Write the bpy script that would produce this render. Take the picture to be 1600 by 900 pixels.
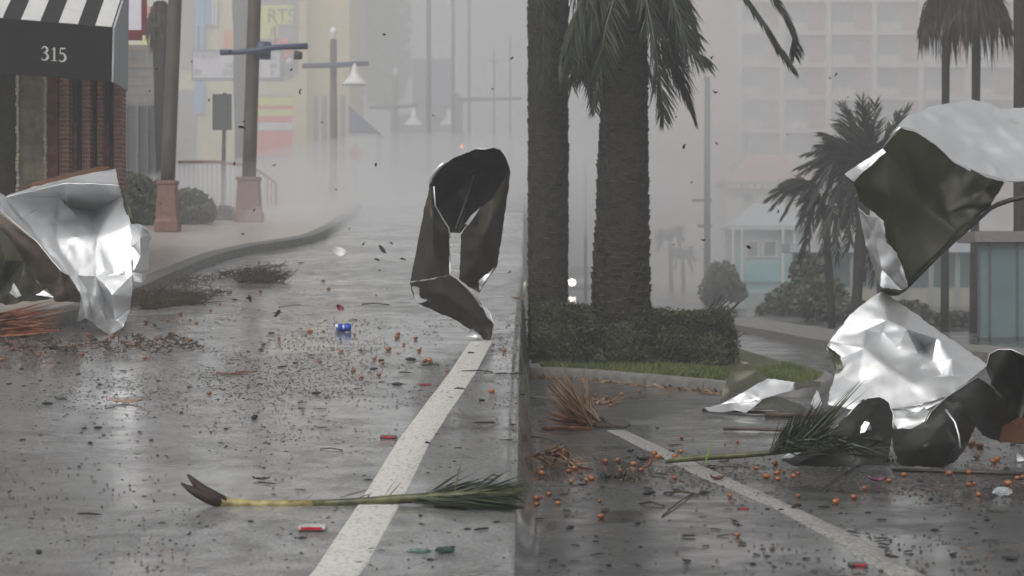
import bpy, bmesh, math, random
from mathutils import Vector, Matrix, Euler, noise

sc = bpy.context.scene
for o in list(bpy.data.objects):
    bpy.data.objects.remove(o, do_unlink=True)
COL = sc.collection
rnd = random.Random(7)

# ------------------------------------------------------------------ camera
FPX = 3000.0                    # focal length in pixels of the 1600 px wide photograph
CAM_Z = 1.0
HZ = 430.0                      # image row of the true horizon
cam_d = bpy.data.cameras.new('camera')
cam = bpy.data.objects.new('camera', cam_d)
COL.objects.link(cam)
cam.location = (0, 0, CAM_Z)
cam.rotation_euler = (math.radians(90), 0, 0)
cam_d.sensor_width = 36.0
cam_d.lens = 36.0 * FPX / 1600.0
cam_d.shift_y = -(450.0 - HZ) / 1600.0
cam_d.clip_start = 0.05
cam_d.clip_end = 3000
cam_d.dof.use_dof = True
cam_d.dof.focus_distance = 11.8
cam_d.dof.aperture_fstop = 4.5
sc.camera = cam

# ------------------------------------------------------------------ sky and light
SUN_EL, SUN_AZ = math.radians(52), math.radians(205)      # azimuth from +Y clockwise (seen from above)
w = bpy.data.worlds.new('World'); sc.world = w; w.use_nodes = True
nt = w.node_tree; nt.nodes.clear()
sky = nt.nodes.new('ShaderNodeTexSky'); sky.sky_type = 'NISHITA'; sky.sun_disc = False
sky.sun_elevation = SUN_EL; sky.sun_rotation = SUN_AZ
sky.air_density = 1.0; sky.dust_density = 6.0; sky.ozone_density = 1.0
hs = nt.nodes.new('ShaderNodeHueSaturation'); hs.inputs['Saturation'].default_value = 0.10
bg = nt.nodes.new('ShaderNodeBackground'); bg.inputs['Strength'].default_value = 0.105
ow = nt.nodes.new('ShaderNodeOutputWorld')
nt.links.new(sky.outputs[0], hs.inputs['Color']); nt.links.new(hs.outputs[0], bg.inputs['Color'])
nt.links.new(bg.outputs[0], ow.inputs['Surface'])
sd = bpy.data.lights.new('sun', 'SUN'); sd.energy = 1.5; sd.angle = math.radians(60); sd.color = (1.0, 0.97, 0.93)
sun = bpy.data.objects.new('sun', sd); COL.objects.link(sun)
_d = Vector((math.sin(SUN_AZ) * math.cos(SUN_EL), math.cos(SUN_AZ) * math.cos(SUN_EL), math.sin(SUN_EL)))
sun.rotation_euler = _d.to_track_quat('Z', 'Y').to_euler()
sun.location = _d * 60
vs = sc.view_settings
vs.view_transform = 'Standard'; vs.look = 'None'; vs.exposure = 0.14; vs.gamma = 1.0; vs.use_curve_mapping = False
sc.cycles.volume_bounces = 2
sc.cycles.max_bounces = 8
sc.cycles.transparent_max_bounces = 16
sc.cycles.use_denoising = True

# ------------------------------------------------------------------ terrain
Y0 = 6.52                       # the street splits here: the left one climbs, the right one stays level
SLOPE = 190.0 / FPX
Y_CREST = 70.0
def sstep(t):
    t = max(0.0, min(1.0, t)); return t * t * (3 - 2 * t)
def z_left(y):
    if y <= Y0: return 0.0
    if y <= Y_CREST: return SLOPE * (y - Y0)
    return SLOPE * (Y_CREST - Y0)
def side(x, y):                 # 1 on the climbing left street, 0 on the level right one
    e = 0.0070 * y
    return 1.0 - sstep((x - (e - 0.05)) / 0.10)
def gz(x, y):
    return z_left(y) * side(x, y)

def P(px, py, y):               # a point y metres away, seen at that place of the photograph
    return Vector(((px - 800.0) / FPX * y, y, CAM_Z + (HZ - py) / FPX * y))
KL = FPX * (CAM_Z + SLOPE * Y0)
def GL(px, py, dz=0.0):         # a point on the left street
    y = KL / (py - (HZ - 190.0)); v = P(px, py, y); v.z += dz; return v
def GR(px, py, dz=0.0):         # a point on the right street
    y = FPX * CAM_Z / (py - HZ); v = P(px, py, y); v.z += dz; return v
def G(px, py, dz=0.0):
    return GL(px, py, dz) if px < 821 else GR(px, py, dz)

# ------------------------------------------------------------------ object helpers
def link(o, parent=None):
    COL.objects.link(o)
    if parent is not None:
        o.parent = parent
    return o
def tag(o, label=None, cat=None, group=None, kind=None):
    if label: o['label'] = label
    if cat: o['category'] = cat
    if group: o['group'] = group
    if kind: o['kind'] = kind
    return o
def thing(name, loc=(0, 0, 0), label=None, cat=None, group=None, rz=0.0):
    o = bpy.data.objects.new(name, None); o.empty_display_size = 0.1
    o.location = loc; o.rotation_euler = (0, 0, rz)
    link(o); return tag(o, label, cat, group)
def mesh_obj(name, bm, mats, parent=None, smooth=None, local=True):
    """bm holds coordinates local to the parent (or world, for top-level)."""
    me = bpy.data.meshes.new(name)
    bmesh.ops.recalc_face_normals(bm, faces=bm.faces) if smooth != 'keep' else None
    bm.to_mesh(me); bm.free()
    if not isinstance(mats, (list, tuple)): mats = [mats]
    for m in mats: me.materials.append(m)
    if smooth:
        me.shade_smooth() if hasattr(me, 'shade_smooth') else None
        if isinstance(smooth, (int, float)) and not isinstance(smooth, bool):
            me.set_sharp_from_angle(angle=math.radians(smooth))
    o = bpy.data.objects.new(name, me)
    return link(o, parent)
def world_obj(name, bm, mats, smooth=None, origin=None):
    """bm in world coordinates; the object's origin is put at the base of the thing."""
    if origin is None:
        lo = Vector((min(v.co.x for v in bm.verts), min(v.co.y for v in bm.verts), min(v.co.z for v in bm.verts)))
        hi = Vector((max(v.co.x for v in bm.verts), max(v.co.y for v in bm.verts), max(v.co.z for v in bm.verts)))
        origin = Vector(((lo.x + hi.x) / 2, (lo.y + hi.y) / 2, lo.z))
    origin = Vector(origin)
    for v in bm.verts: v.co -= origin
    o = mesh_obj(name, bm, mats, None, smooth)
    o.location = origin
    return o
def copy_tree(o, parent=None):
    c = o.copy(); COL.objects.link(c); c.parent = parent
    for ch in list(o.children): copy_tree(ch, c)
    return c

def add_box(bm, c, s, rot=None, mi=0, bevel=0.0):
    r = bmesh.ops.create_cube(bm, size=1.0)
    vs_ = r['verts']
    for v in vs_:
        v.co = Vector((v.co.x * s[0], v.co.y * s[1], v.co.z * s[2]))
    fs = list({f for v in vs_ for f in v.link_faces})
    if bevel:
        es = list({e for v in vs_ for e in v.link_edges})
        rr = bmesh.ops.bevel(bm, geom=es, offset=bevel, segments=1, affect='EDGES')
        vs_ = list({v for f in rr['faces'] for v in f.verts} | {v for v in vs_ if v.is_valid})
        fs = list({f for v in vs_ for f in v.link_faces})
    M = (rot.to_matrix() if rot is not None else Matrix.Identity(3))
    for v in vs_: v.co = M @ v.co + Vector(c)
    for f in fs: f.material_index = mi
    return vs_
def add_tube(bm, pts, radii, seg=8, mi=0, caps=True, jit=None):
    pts = [Vector(p) for p in pts]
    if not isinstance(radii, (list, tuple)): radii = [radii] * len(pts)
    rings = []
    up = None
    for i, p in enumerate(pts):
        a = pts[max(0, i - 1)]; b = pts[min(len(pts) - 1, i + 1)]
        t = (b - a).normalized()
        if up is None:
            up = Vector((0, 0, 1)) if abs(t.z) < 0.9 else Vector((1, 0, 0))
        n = (up - t * up.dot(t)).normalized(); up = n
        bvec = t.cross(n)
        ring = []
        for k in range(seg):
            a_ = 2 * math.pi * k / seg
            r = radii[i] * (1 + (jit(i, k) if jit else 0))
            ring.append(bm.verts.new(p + (n * math.cos(a_) + bvec * math.sin(a_)) * r))
        rings.append(ring)
    for i in range(len(rings) - 1):
        for k in range(seg):
            f = bm.faces.new((rings[i][k], rings[i][(k + 1) % seg], rings[i + 1][(k + 1) % seg], rings[i + 1][k]))
            f.material_index = mi; f.smooth = True
    if caps:
        bm.faces.new(rings[0][::-1]).material_index = mi
        bm.faces.new(rings[-1]).material_index = mi
    return rings
def add_lathe(bm, base, prof, seg=12, mi=0, square=False):
    base = Vector(base)
    rings = []
    for r, z in prof:
        ring = []
        for k in range(seg):
            a_ = 2 * math.pi * (k + (0.5 if square else 0)) / seg
            ring.append(bm.verts.new(base + Vector((math.cos(a_) * r, math.sin(a_) * r, z))))
        rings.append(ring)
    for i in range(len(rings) - 1):
        for k in range(seg):
            f = bm.faces.new((rings[i][k], rings[i][(k + 1) % seg], rings[i + 1][(k + 1) % seg], rings[i + 1][k]))
            f.material_index = mi
            f.smooth = not square
    bm.faces.new(rings[0][::-1]).material_index = mi
    bm.faces.new(rings[-1]).material_index = mi

# ------------------------------------------------------------------ materials
def mat(name, col, rough=0.6, metal=0.0, var=0.15, scale=20.0, bump=0.0, bscale=None, spec=0.5, coords='Object',
        col2=None, coat=0.0, stretch=None, emit=None, detail=4):
    m = bpy.data.materials.new(name); m.use_nodes = True
    t = m.node_tree; b = t.nodes['Principled BSDF']
    b.inputs['Roughness'].default_value = rough; b.inputs['Metallic'].default_value = metal
    b.inputs['Specular IOR Level'].default_value = spec
    if coat: b.inputs['Coat Weight'].default_value = coat; b.inputs['Coat Roughness'].default_value = 0.12
    tc = t.nodes.new('ShaderNodeTexCoord'); src = tc.outputs[coords]
    if stretch:
        mp = t.nodes.new('ShaderNodeMapping'); mp.inputs['Scale'].default_value = stretch
        t.links.new(src, mp.inputs['Vector']); src = mp.outputs[0]
    n = t.nodes.new('ShaderNodeTexNoise'); n.inputs['Scale'].default_value = scale; n.inputs['Detail'].default_value = detail
    t.links.new(src, n.inputs['Vector'])
    rp = t.nodes.new('ShaderNodeValToRGB')
    c1 = [max(0, c * (1 - var)) for c in col]; c2 = list(col2) if col2 else [min(1, c * (1 + var)) for c in col]
    rp.color_ramp.elements[0].position = 0.35; rp.color_ramp.elements[0].color = (*c1, 1)
    rp.color_ramp.elements[1].position = 0.65; rp.color_ramp.elements[1].color = (*c2, 1)
    t.links.new(n.outputs['Fac'], rp.inputs['Fac']); t.links.new(rp.outputs['Color'], b.inputs['Base Color'])
    if bump:
        n2 = t.nodes.new('ShaderNodeTexNoise'); n2.inputs['Scale'].default_value = bscale or scale * 3; n2.inputs['Detail'].default_value = 5
        t.links.new(src, n2.inputs['Vector'])
        bp = t.nodes.new('ShaderNodeBump'); bp.inputs['Strength'].default_value = bump; bp.inputs['Distance'].default_value = 0.01
        t.links.new(n2.outputs['Fac'], bp.inputs['Height']); t.links.new(bp.outputs['Normal'], b.inputs['Normal'])
    if emit:
        b.inputs['Emission Color'].default_value = (*emit[0], 1); b.inputs['Emission Strength'].default_value = emit[1]
    return m

# ================================================================== LARGE STRUCTURE: ground
def wet_asphalt(name, dark, light, film):
    m = bpy.data.materials.new(name); m.use_nodes = True
    t = m.node_tree; b = t.nodes['Principled BSDF']; L = t.links.new
    tc = t.nodes.new('ShaderNodeTexCoord')
    def N(scale, detail=4, vec=None, rough=0.55):
        n = t.nodes.new('ShaderNodeTexNoise'); n.inputs['Scale'].default_value = scale; n.inputs['Detail'].default_value = detail
        n.inputs['Roughness'].default_value = rough
        L(vec or tc.outputs['Object'], n.inputs['Vector']); return n
    def ramp(src, p0, p1, c0, c1):
        r = t.nodes.new('ShaderNodeValToRGB'); e = r.color_ramp.elements
        e[0].position = p0; e[1].position = p1; e[0].color = (*c0, 1); e[1].color = (*c1, 1)
        L(src, r.inputs['Fac']); return r
    grain = N(75, 5, None, 0.75); patch = N(0.55, 5, None, 0.62); mid = N(4, 6, None, 0.7)
    r1 = ramp(grain.outputs['Fac'], 0.36, 0.64, dark, light)
    r2 = ramp(mid.outputs['Fac'], 0.38, 0.62, (0.62,) * 3, (1.12,) * 3)
    mx = t.nodes.new('ShaderNodeMix'); mx.data_type = 'RGBA'; mx.blend_type = 'MULTIPLY'; mx.inputs[0].default_value = 1.0
    L(r1.outputs['Color'], mx.inputs[6]); L(r2.outputs['Color'], mx.inputs[7])
    L(mx.outputs[2], b.inputs['Base Color'])
    fl = ramp(mid.outputs['Fac'], 0.40, 0.58, (film * 0.25,) * 3, (film,) * 3); L(fl.outputs['Color'], b.inputs['Coat Weight'])
    wet = ramp(patch.outputs['Fac'], 0.44, 0.56, (0.10,) * 3, (0.42,) * 3)      # puddled and merely damp patches
    L(wet.outputs['Color'], b.inputs['Roughness'])
    b.inputs['Specular IOR Level'].default_value = 0.55
    b.inputs['Coat Weight'].default_value = film; b.inputs['Coat IOR'].default_value = 1.33; b.inputs['Coat Roughness'].default_value = 0.16
    bs = ramp(patch.outputs['Fac'], 0.44, 0.56, (0.08,) * 3, (0.95,) * 3)
    bp = t.nodes.new('ShaderNodeBump'); bp.inputs['Distance'].default_value = 0.011
    g2 = N(48, 6, None, 0.75); L(bs.outputs['Color'], bp.inputs['Strength']); L(g2.outputs['Fac'], bp.inputs['Height'])
    L(bp.outputs['Normal'], b.inputs['Normal'])
    return m
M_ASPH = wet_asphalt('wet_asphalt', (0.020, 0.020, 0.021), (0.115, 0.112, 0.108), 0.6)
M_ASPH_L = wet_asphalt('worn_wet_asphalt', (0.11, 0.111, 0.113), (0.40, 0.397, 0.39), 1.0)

def ground():
    ys = [-40, -20, -8, 0, 3, 5, 6.52]
    y = 7.0
    while y < 34: ys.append(y); y += 0.33
    while y < 72: ys.append(y); y += 2.0
    ys += [80, 100, 130, 170, 220, 290, 390]
    us = [-240, -120, -60, -30, -16, -9, -6, -5, -4.5, -4, -3.6, -3.2, -2.8, -2.4, -2, -1.6, -1.2, -0.9, -0.7, -0.4, -0.2, -0.1] + \
         [-0.05 + 0.1 * k / 8 for k in range(9)] + [0.1, 0.2, 0.4, 0.7, 1.0, 1.3, 1.6, 1.9, 2.2, 2.6, 3, 3.5, 4, 5, 7, 12, 20, 40, 80, 140, 240]
    bm = bmesh.new(); rows = []
    for y in ys:
        row = []
        for u in us:
            e = 0.007 * max(y, 0.0)
            x = e + u
            z = gz(x, y)
            # gentle unevenness of old paving
            z += 0.012 * noise.noise(Vector((x * 0.35, y * 0.35, 1.0))) * (1 if y < 60 else 0)
            row.append(bm.verts.new((x, y, z)))
        rows.append(row)
    for i in range(len(rows) - 1):
        for k in range(len(us) - 1):
            f = bm.faces.new((rows[i][k], rows[i][k + 1], rows[i + 1][k + 1], rows[i + 1][k])); f.smooth = True
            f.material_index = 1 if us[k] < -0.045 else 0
    o = mesh_obj('road', bm, [M_ASPH, M_ASPH_L], None, True)
    return tag(o, 'wet dark grey asphalt street strewn with storm debris', None, None, 'structure')
road = ground()
def gh(x, y):                   # real height of the paving
    return gz(x, y) + 0.012 * noise.noise(Vector((x * 0.35, y * 0.35, 1.0))) * (1 if y < 60 else 0)

# ------------------------------------------------------------------ materials of the place
M_CONC = mat('kerb_concrete', (0.16, 0.156, 0.145), 0.55, var=0.22, scale=14, bump=0.25)
M_PAVE = mat('damp_pavement', (0.36, 0.315, 0.29), 0.32, var=0.2, scale=6, bump=0.15, bscale=60)
def worn_paint(name, col, gone, lo, hi):
    m = mat(name, col, 0.4, scale=55, bump=0.25, detail=8)
    e = [n for n in m.node_tree.nodes if n.type == 'VALTORGB'][0].color_ramp.elements
    e[0].position = lo; e[0].color = (*gone, 1); e[1].position = hi; e[1].color = (*col, 1)
    return m
M_PAINT = worn_paint('worn_road_paint', (0.60, 0.59, 0.54), (0.22, 0.22, 0.21), 0.33, 0.47)
M_PAINT_OLD = worn_paint('old_road_paint', (0.36, 0.35, 0.32), (0.08, 0.08, 0.08), 0.38, 0.56)
M_PAINT_FAINT = worn_paint('faint_road_paint', (0.15, 0.148, 0.14), (0.06, 0.06, 0.06), 0.40, 0.60)
M_BLACK = mat('black_awning_cloth', (0.010, 0.011, 0.010), 0.75, var=0.25, scale=9)
M_WHITECLOTH = mat('white_awning_cloth', (0.62, 0.62, 0.60), 0.7, var=0.06, scale=8)
M_GREYCLOTH = mat('grey_striped_cloth', (0.36, 0.37, 0.38), 0.7, var=0.35, scale=30, stretch=(1, 3, 0.05))
M_NUM = mat('off_white_print', (0.72, 0.72, 0.68), 0.6, var=0.05)
M_STONE = mat('tan_stone', (0.20, 0.185, 0.13), 0.75, var=0.35, scale=7, bump=0.6, bscale=18)
M_BRICK = mat('red_brick', (0.20, 0.085, 0.065), 0.75, var=0.35, scale=12, bump=0.3)
M_MORTAR = mat('pale_mortar', (0.34, 0.30, 0.27), 0.85, var=0.12)
M_DARKFRAME = mat('dark_painted_frame', (0.035, 0.033, 0.03), 0.5, var=0.3)
M_GLASS = mat('grey_window_glass', (0.10, 0.12, 0.13), 0.12, var=0.1, spec=0.6)
M_GREYWALL = mat('pale_grey_siding', (0.58, 0.58, 0.57), 0.7, var=0.1, scale=2)
M_POST = mat('brown_street_post', (0.075, 0.062, 0.050), 0.55, var=0.2, scale=3)
M_PED = mat('red_brown_pedestal', (0.185, 0.100, 0.075), 0.7, var=0.2, scale=9, bump=0.3)
M_BLUE = mat('dark_blue_metal', (0.035, 0.055, 0.12), 0.45, var=0.1)
M_YELLOW = mat('yellow_stucco', (0.62, 0.52, 0.22), 0.8, var=0.08, scale=2)
M_PALEYEL = mat('pale_yellow_stucco', (0.66, 0.60, 0.36), 0.8, var=0.06, scale=2)
M_SIGNWHITE = mat('white_sign_board', (0.72, 0.70, 0.76), 0.5, var=0.04)
M_SIGNGREY = mat('grey_sign_back', (0.10, 0.11, 0.11), 0.5, metal=0.3, var=0.2)
M_SKYBLUE = mat('sky_blue_paint', (0.14, 0.36, 0.66), 0.5, var=0.08)
M_RED = mat('red_poster_paint', (0.78, 0.05, 0.045), 0.6, var=0.06)
M_LIME = mat('lime_yellow_print', (0.72, 0.74, 0.08), 0.6, var=0.05)
M_ORANGE = mat('orange_paint', (0.72, 0.22, 0.03), 0.6, var=0.06)
M_MAROON = mat('maroon_frame', (0.16, 0.025, 0.03), 0.5, var=0.15)
M_WHITE = mat('white_enamel', (0.78, 0.78, 0.76), 0.35, var=0.04)
M_RAIL = mat('red_painted_rail', (0.30, 0.06, 0.06), 0.5, var=0.1)
M_RAILW = mat('pale_blue_baluster', (0.42, 0.46, 0.62), 0.5, var=0.1)
M_TEAL = mat('turquoise_paint', (0.24, 0.42, 0.42), 0.6, var=0.06, scale=3)
M_PEACH = mat('peach_stucco', (0.56, 0.40, 0.30), 0.85, var=0.06, scale=0.6)
M_PINK = mat('faded_pink_roof', (0.46, 0.27, 0.25), 0.8, var=0.1, scale=2)
M_PALE = mat('pale_trim', (0.66, 0.60, 0.55), 0.7, var=0.06)
M_ROOFG = mat('pale_blue_grey_roof', (0.40, 0.43, 0.46), 0.6, var=0.1, scale=4)
M_HWIN = mat('hotel_glass', (0.26, 0.27, 0.31), 0.4, var=0.12, scale=1)
M_SHGLASS = mat('blue_shelter_glass', (0.13, 0.19, 0.20), 0.12, var=0.1, scale=2, spec=0.6)
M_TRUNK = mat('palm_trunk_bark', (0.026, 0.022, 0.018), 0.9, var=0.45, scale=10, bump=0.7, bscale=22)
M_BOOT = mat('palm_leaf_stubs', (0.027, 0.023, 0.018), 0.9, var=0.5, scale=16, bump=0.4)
M_FROND = mat('palm_leaflets', (0.020, 0.028, 0.015), 0.55, var=0.4, scale=3)
M_RACHIS = mat('palm_leaf_stem', (0.070, 0.072, 0.038), 0.55, var=0.25, scale=9)
M_SKIRT = mat('dead_palm_leaves', (0.060, 0.048, 0.034), 0.85, var=0.4, scale=4)
M_HEDGE = mat('hedge_leaves', (0.028, 0.038, 0.014), 0.6, var=0.5, scale=4, col2=(0.055, 0.065, 0.022))
M_TWIG = mat('hedge_twigs', (0.035, 0.026, 0.019), 0.85, var=0.3)
M_GRASS = mat('short_grass', (0.075, 0.115, 0.022), 0.6, var=0.35, scale=4, col2=(0.14, 0.16, 0.04))
M_SOIL = mat('turf_soil', (0.060, 0.070, 0.025), 0.8, var=0.3, scale=8)
M_BUSH = mat('grey_green_leaves', (0.055, 0.065, 0.040), 0.6, var=0.4, scale=4)

# ------------------------------------------------------------------ shape helpers in the place
def hlerp(a, b, t): return 1.0 / ((1 - t) / a + t / b)      # depth along a straight wall, by column
def slab(bm, px0, px1, py0, py1, y, depth, mi=0, y1=None, skew=0.0):
    """upright block whose front face runs from column px0 (y m away) to px1 (y1 m away)."""
    y1 = y if y1 is None else y1
    a = P(px0, py1, y); b = P(px1, py1, y1); tz0 = P(px0, py0, y).z; tz1 = P(px1, py0, y1).z
    fr = [Vector((a.x, a.y, a.z)), Vector((b.x, b.y, b.z)), Vector((b.x, b.y, tz1)), Vector((a.x, a.y, tz0))]
    bk = [v + Vector((skew, depth, 0)) for v in fr]
    V = [bm.verts.new(v) for v in fr + bk]
    for q in ((0, 1, 2, 3), (5, 4, 7, 6), (4, 0, 3, 7), (1, 5, 6, 2), (3, 2, 6, 7), (4, 5, 1, 0)):
        bm.faces.new([V[i] for i in q]).material_index = mi
    return V
def part(name, root, m, build, smooth=None, **kw):
    """a child mesh of a thing; build(bm) works in world coordinates."""
    bm = bmesh.new(); build(bm)
    off = Vector(root.location); p_ = root.parent
    while p_ is not None:
        off += Vector(p_.location); p_ = p_.parent
    for v in bm.verts: v.co -= off
    o = mesh_obj(name, bm, m, root, smooth)
    return tag(o, **kw) if kw else o
def leaf_cloud(bm, blobs, n, size, seed, mi=0, shell=0.0, gap=-0.12):
    r = random.Random(seed)
    tot = sum(b[1].x * b[1].y * b[1].z for b in blobs)
    for c, rad in blobs:
        k = int(n * rad.x * rad.y * rad.z / tot)
        for _ in range(k):
            while True:
                d = Vector((r.uniform(-1, 1), r.uniform(-1, 1), r.uniform(-1, 1)))
                l = d.length
                if l <= 1 and l >= shell * r.random(): break
            p = c + Vector((d.x * rad.x, d.y * rad.y, d.z * rad.z))
            nn = noise.noise(p * (2.2 / max(rad)) + Vector((seed, 0, 0))) + .5 * noise.noise(p * (5 / max(rad)))
            if nn < gap - .25 * (1 - d.length): continue
            s = size * r.uniform(0.6, 1.4)
            a = Vector((r.uniform(-1, 1), r.uniform(-1, 1), r.uniform(-1, 1))).normalized()
            b = a.orthogonal().normalized() * (s * 0.32); a = a * s * 0.5
            v = [bm.verts.new(p - a), bm.verts.new(p + b), bm.verts.new(p + a), bm.verts.new(p - b)]
            bm.faces.new(v).material_index = mi
def blade(bm, p0, p1, w, sag=0.0, mi=0, seg=3, fold=0.35, twist=0.0, side_=None):
    p0, p1 = Vector(p0), Vector(p1); t = (p1 - p0)
    if t.length < 1e-6: return
    sd_ = side_ if side_ is not None else t.cross(Vector((rnd.uniform(-1, 1), rnd.uniform(-1, 1), rnd.uniform(-.4, 1))))
    if sd_.length < 1e-6: sd_ = t.orthogonal()
    sd_ = sd_.normalized(); up = sd_.cross(t).normalized()
    prev = None
    for i in range(seg + 1):
        u = i / seg
        ww = w * (0.55 + 0.9 * u if u < 0.4 else (1 - u) / 0.6 * 0.91 + 0.02)
        c = p0 + t * u + Vector((0, 0, -sag * u * u))
        a = bm.verts.new(c - sd_ * ww * 0.5 + up * ww * fold); m_ = bm.verts.new(c); b = bm.verts.new(c + sd_ * ww * 0.5 + up * ww * fold)
        if prev:
            bm.faces.new((prev[0], prev[1], m_, a)).material_index = mi
            bm.faces.new((prev[1], prev[2], b, m_)).material_index = mi
        prev = (a, m_, b)
def curve_pts(pts, n):
    """Catmull-Rom through pts."""
    pts = [Vector(p) for p in pts]; out = []
    ext = [pts[0] * 2 - pts[1]] + pts + [pts[-1] * 2 - pts[-2]]
    m = len(pts) - 1
    for i in range(n + 1):
        u = i / n * m; k = min(int(u), m - 1); f = u - k
        a, b, c, d = ext[k:k + 4]
        out.append(0.5 * ((2 * b) + (c - a) * f + (2 * a - 5 * b + 4 * c - d) * f * f + (3 * b - a - 3 * c + d) * f ** 3))
    return out
def feather(bm, pts, r0, leaf, n, droop=0.5, wind=Vector((0, 0, 0)), mi_s=1, mi_l=0, start=0.12, w=0.03, seed=0, n_r=14, along=1.0):
    """pinnate palm leaf along a path: stem plus two rows of leaflets."""
    rr = random.Random(seed)
    path = curve_pts(pts, n_r)
    add_tube(bm, path, [r0 * (1 - 0.85 * i / n_r) for i in range(n_r + 1)], 5, mi_s)
    fine = curve_pts(pts, n)
    for i in range(int(n * start), n):
        u = i / n; c = fine[i]; t = (fine[min(i + 1, n)] - fine[i - 1]).normalized()
        sd_ = t.cross(Vector((0, 0, 1)))
        if sd_.length < 0.15: sd_ = t.cross(Vector((0, 1, 0)))
        sd_.normalize()
        L_ = leaf * (0.45 + 0.9 * math.sin(math.pi * min(1, 0.12 + u * 0.86)) * 0.75) * rr.uniform(0.75, 1.15)
        for s in (-1, 1):
            d = (t * along * rr.uniform(0.5, 0.9) + sd_ * s * rr.uniform(0.3, 0.9) + Vector((0, 0, -droop * rr.uniform(0.4, 1.3))) + wind * rr.uniform(0.4, 1.2)).normalized()
            blade(bm, c, c + d * L_, w * rr.uniform(0.8, 1.2), sag=L_ * 0.18 * droop, mi=mi_l, seg=2)

# ================================================================== LARGE STRUCTURE: left street
def lay(pts, h, m, name, label, inner=None):
    pass
KERB_PX = [(-260, 560), (-60, 535), (60, 517), (150, 497), (220, 466), (266, 444), (292, 433), (340, 411), (392, 398), (450, 387.5), (490, 379), (512, 369), (530, 357), (545, 346), (556, 337), (566, 328)]
kerb_xy = [GL(a, b) for a, b in KERB_PX]
def kerb_left():
    bm = bmesh.new(); prev = None
    path = curve_pts([Vector((v.x, v.y, 0)) for v in kerb_xy], 90)
    for i, v in enumerate(path):
        a = path[max(0, i - 1)]; b = path[min(90, i + 1)]; t = (b - a).normalized(); n = Vector((-t.y, t.x, 0))
        prof = [(0.0, -0.02), (0.012, 0.115), (0.04, 0.135), (0.17, 0.138), (0.17, -0.02)]
        ring = []
        for d, z in prof:
            q = v + n * d; ring.append(bm.verts.new((q.x, q.y, gh(v.x, v.y) + z)))
        if prev:
            for k in range(4): bm.faces.new((prev[k], ring[k], ring[k + 1], prev[k + 1]))
        prev = ring
    o = mesh_obj('kerb', bm, M_CONC, None, 40); tag(o, 'weathered concrete kerb curving along the left pavement', kind='structure')
    bm = bmesh.new(); prev = None
    for i, v in enumerate(path):
        a = path[max(0, i - 1)]; b = path[min(90, i + 1)]; t = (b - a).normalized(); n = Vector((-t.y, t.x, 0))
        q = v + n * 0.17; row = []
        far = 26.0
        for f in (0, 0.02, 0.05, 0.12, 0.3, 1.0):
            x = q.x - far * f; y = q.y + 0
            row.append(bm.verts.new((x, y, gh(v.x, v.y) * (1 - f) + gz(x, y) * f + 0.132)))
        if prev:
            for k in range(5): bm.faces.new((prev[k], row[k], row[k + 1], prev[k + 1]))
        prev = row
    o = mesh_obj('pavement', bm, M_PAVE, None, True); tag(o, 'damp pinkish pavement behind the left kerb', kind='structure')
kerb_left()

def stripe(name, ctr, widths, fn, label):
    """painted line: list of (left px, right px, py) edges laid on the street."""
    bm = bmesh.new(); prev = None
    for (a0, a1, b0, b1) in ctr:
        l = fn(a0, b0); r = fn(a1, b1); row = []
        for k in range(4):
            v = l.lerp(r, (0, .04, .96, 1)[k]); v.z = gh(v.x, v.y) + (0.0002 if k in (0, 3) else 0.004); row.append(bm.verts.new(v))
        if prev:
            for k in range(3): bm.faces.new((prev[k], prev[k + 1], row[k + 1], row[k]))
        prev = row
    # fray the edges a little
    o = mesh_obj(name, bm, M_PAINT if fn is GL else M_PAINT_OLD if 'slanting across' in label else M_PAINT_FAINT, None, True); return tag(o, label, kind='structure')
def seg_line(c, n):
    out = []
    for i in range(len(c) - 1):
        for k in range(n):
            f = k / n; out.append(tuple(c[i][j] * (1 - f) + c[i + 1][j] * f for j in range(4)))
    out.append(c[-1]); return out
stripe('lane_line', seg_line([(478, 556, 912, 912), (498, 574, 882, 882), (560, 625, 790, 790), (620, 672, 690, 690), (702, 743, 583, 583), (727, 763, 545, 545), (738, 771, 530, 530)], 5), None, GL, 'worn white lane line running up the left street')
stripe('lane_line', seg_line([(948, 978, 672, 672), (1015, 1050, 705, 705), (1085, 1127, 740, 740), (1204, 1240, 792, 792), (1296, 1344, 842, 842), (1358, 1410, 882, 882), (1412, 1468, 912, 912)], 5), None, GR, 'worn white lane line slanting across the right street')
stripe('lane_line', seg_line([(985, 985, 662, 656), (1100, 1100, 665.5, 659), (1250, 1250, 669, 663), (1420, 1420, 673, 667)], 4), None, GR, 'thin white cross line beyond the slanting lane line')
stripe('lane_line', seg_line([(829, 829, 622, 619), (900, 900, 623, 620)], 4), None, GR, 'short faint white line near the dried frond')

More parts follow.
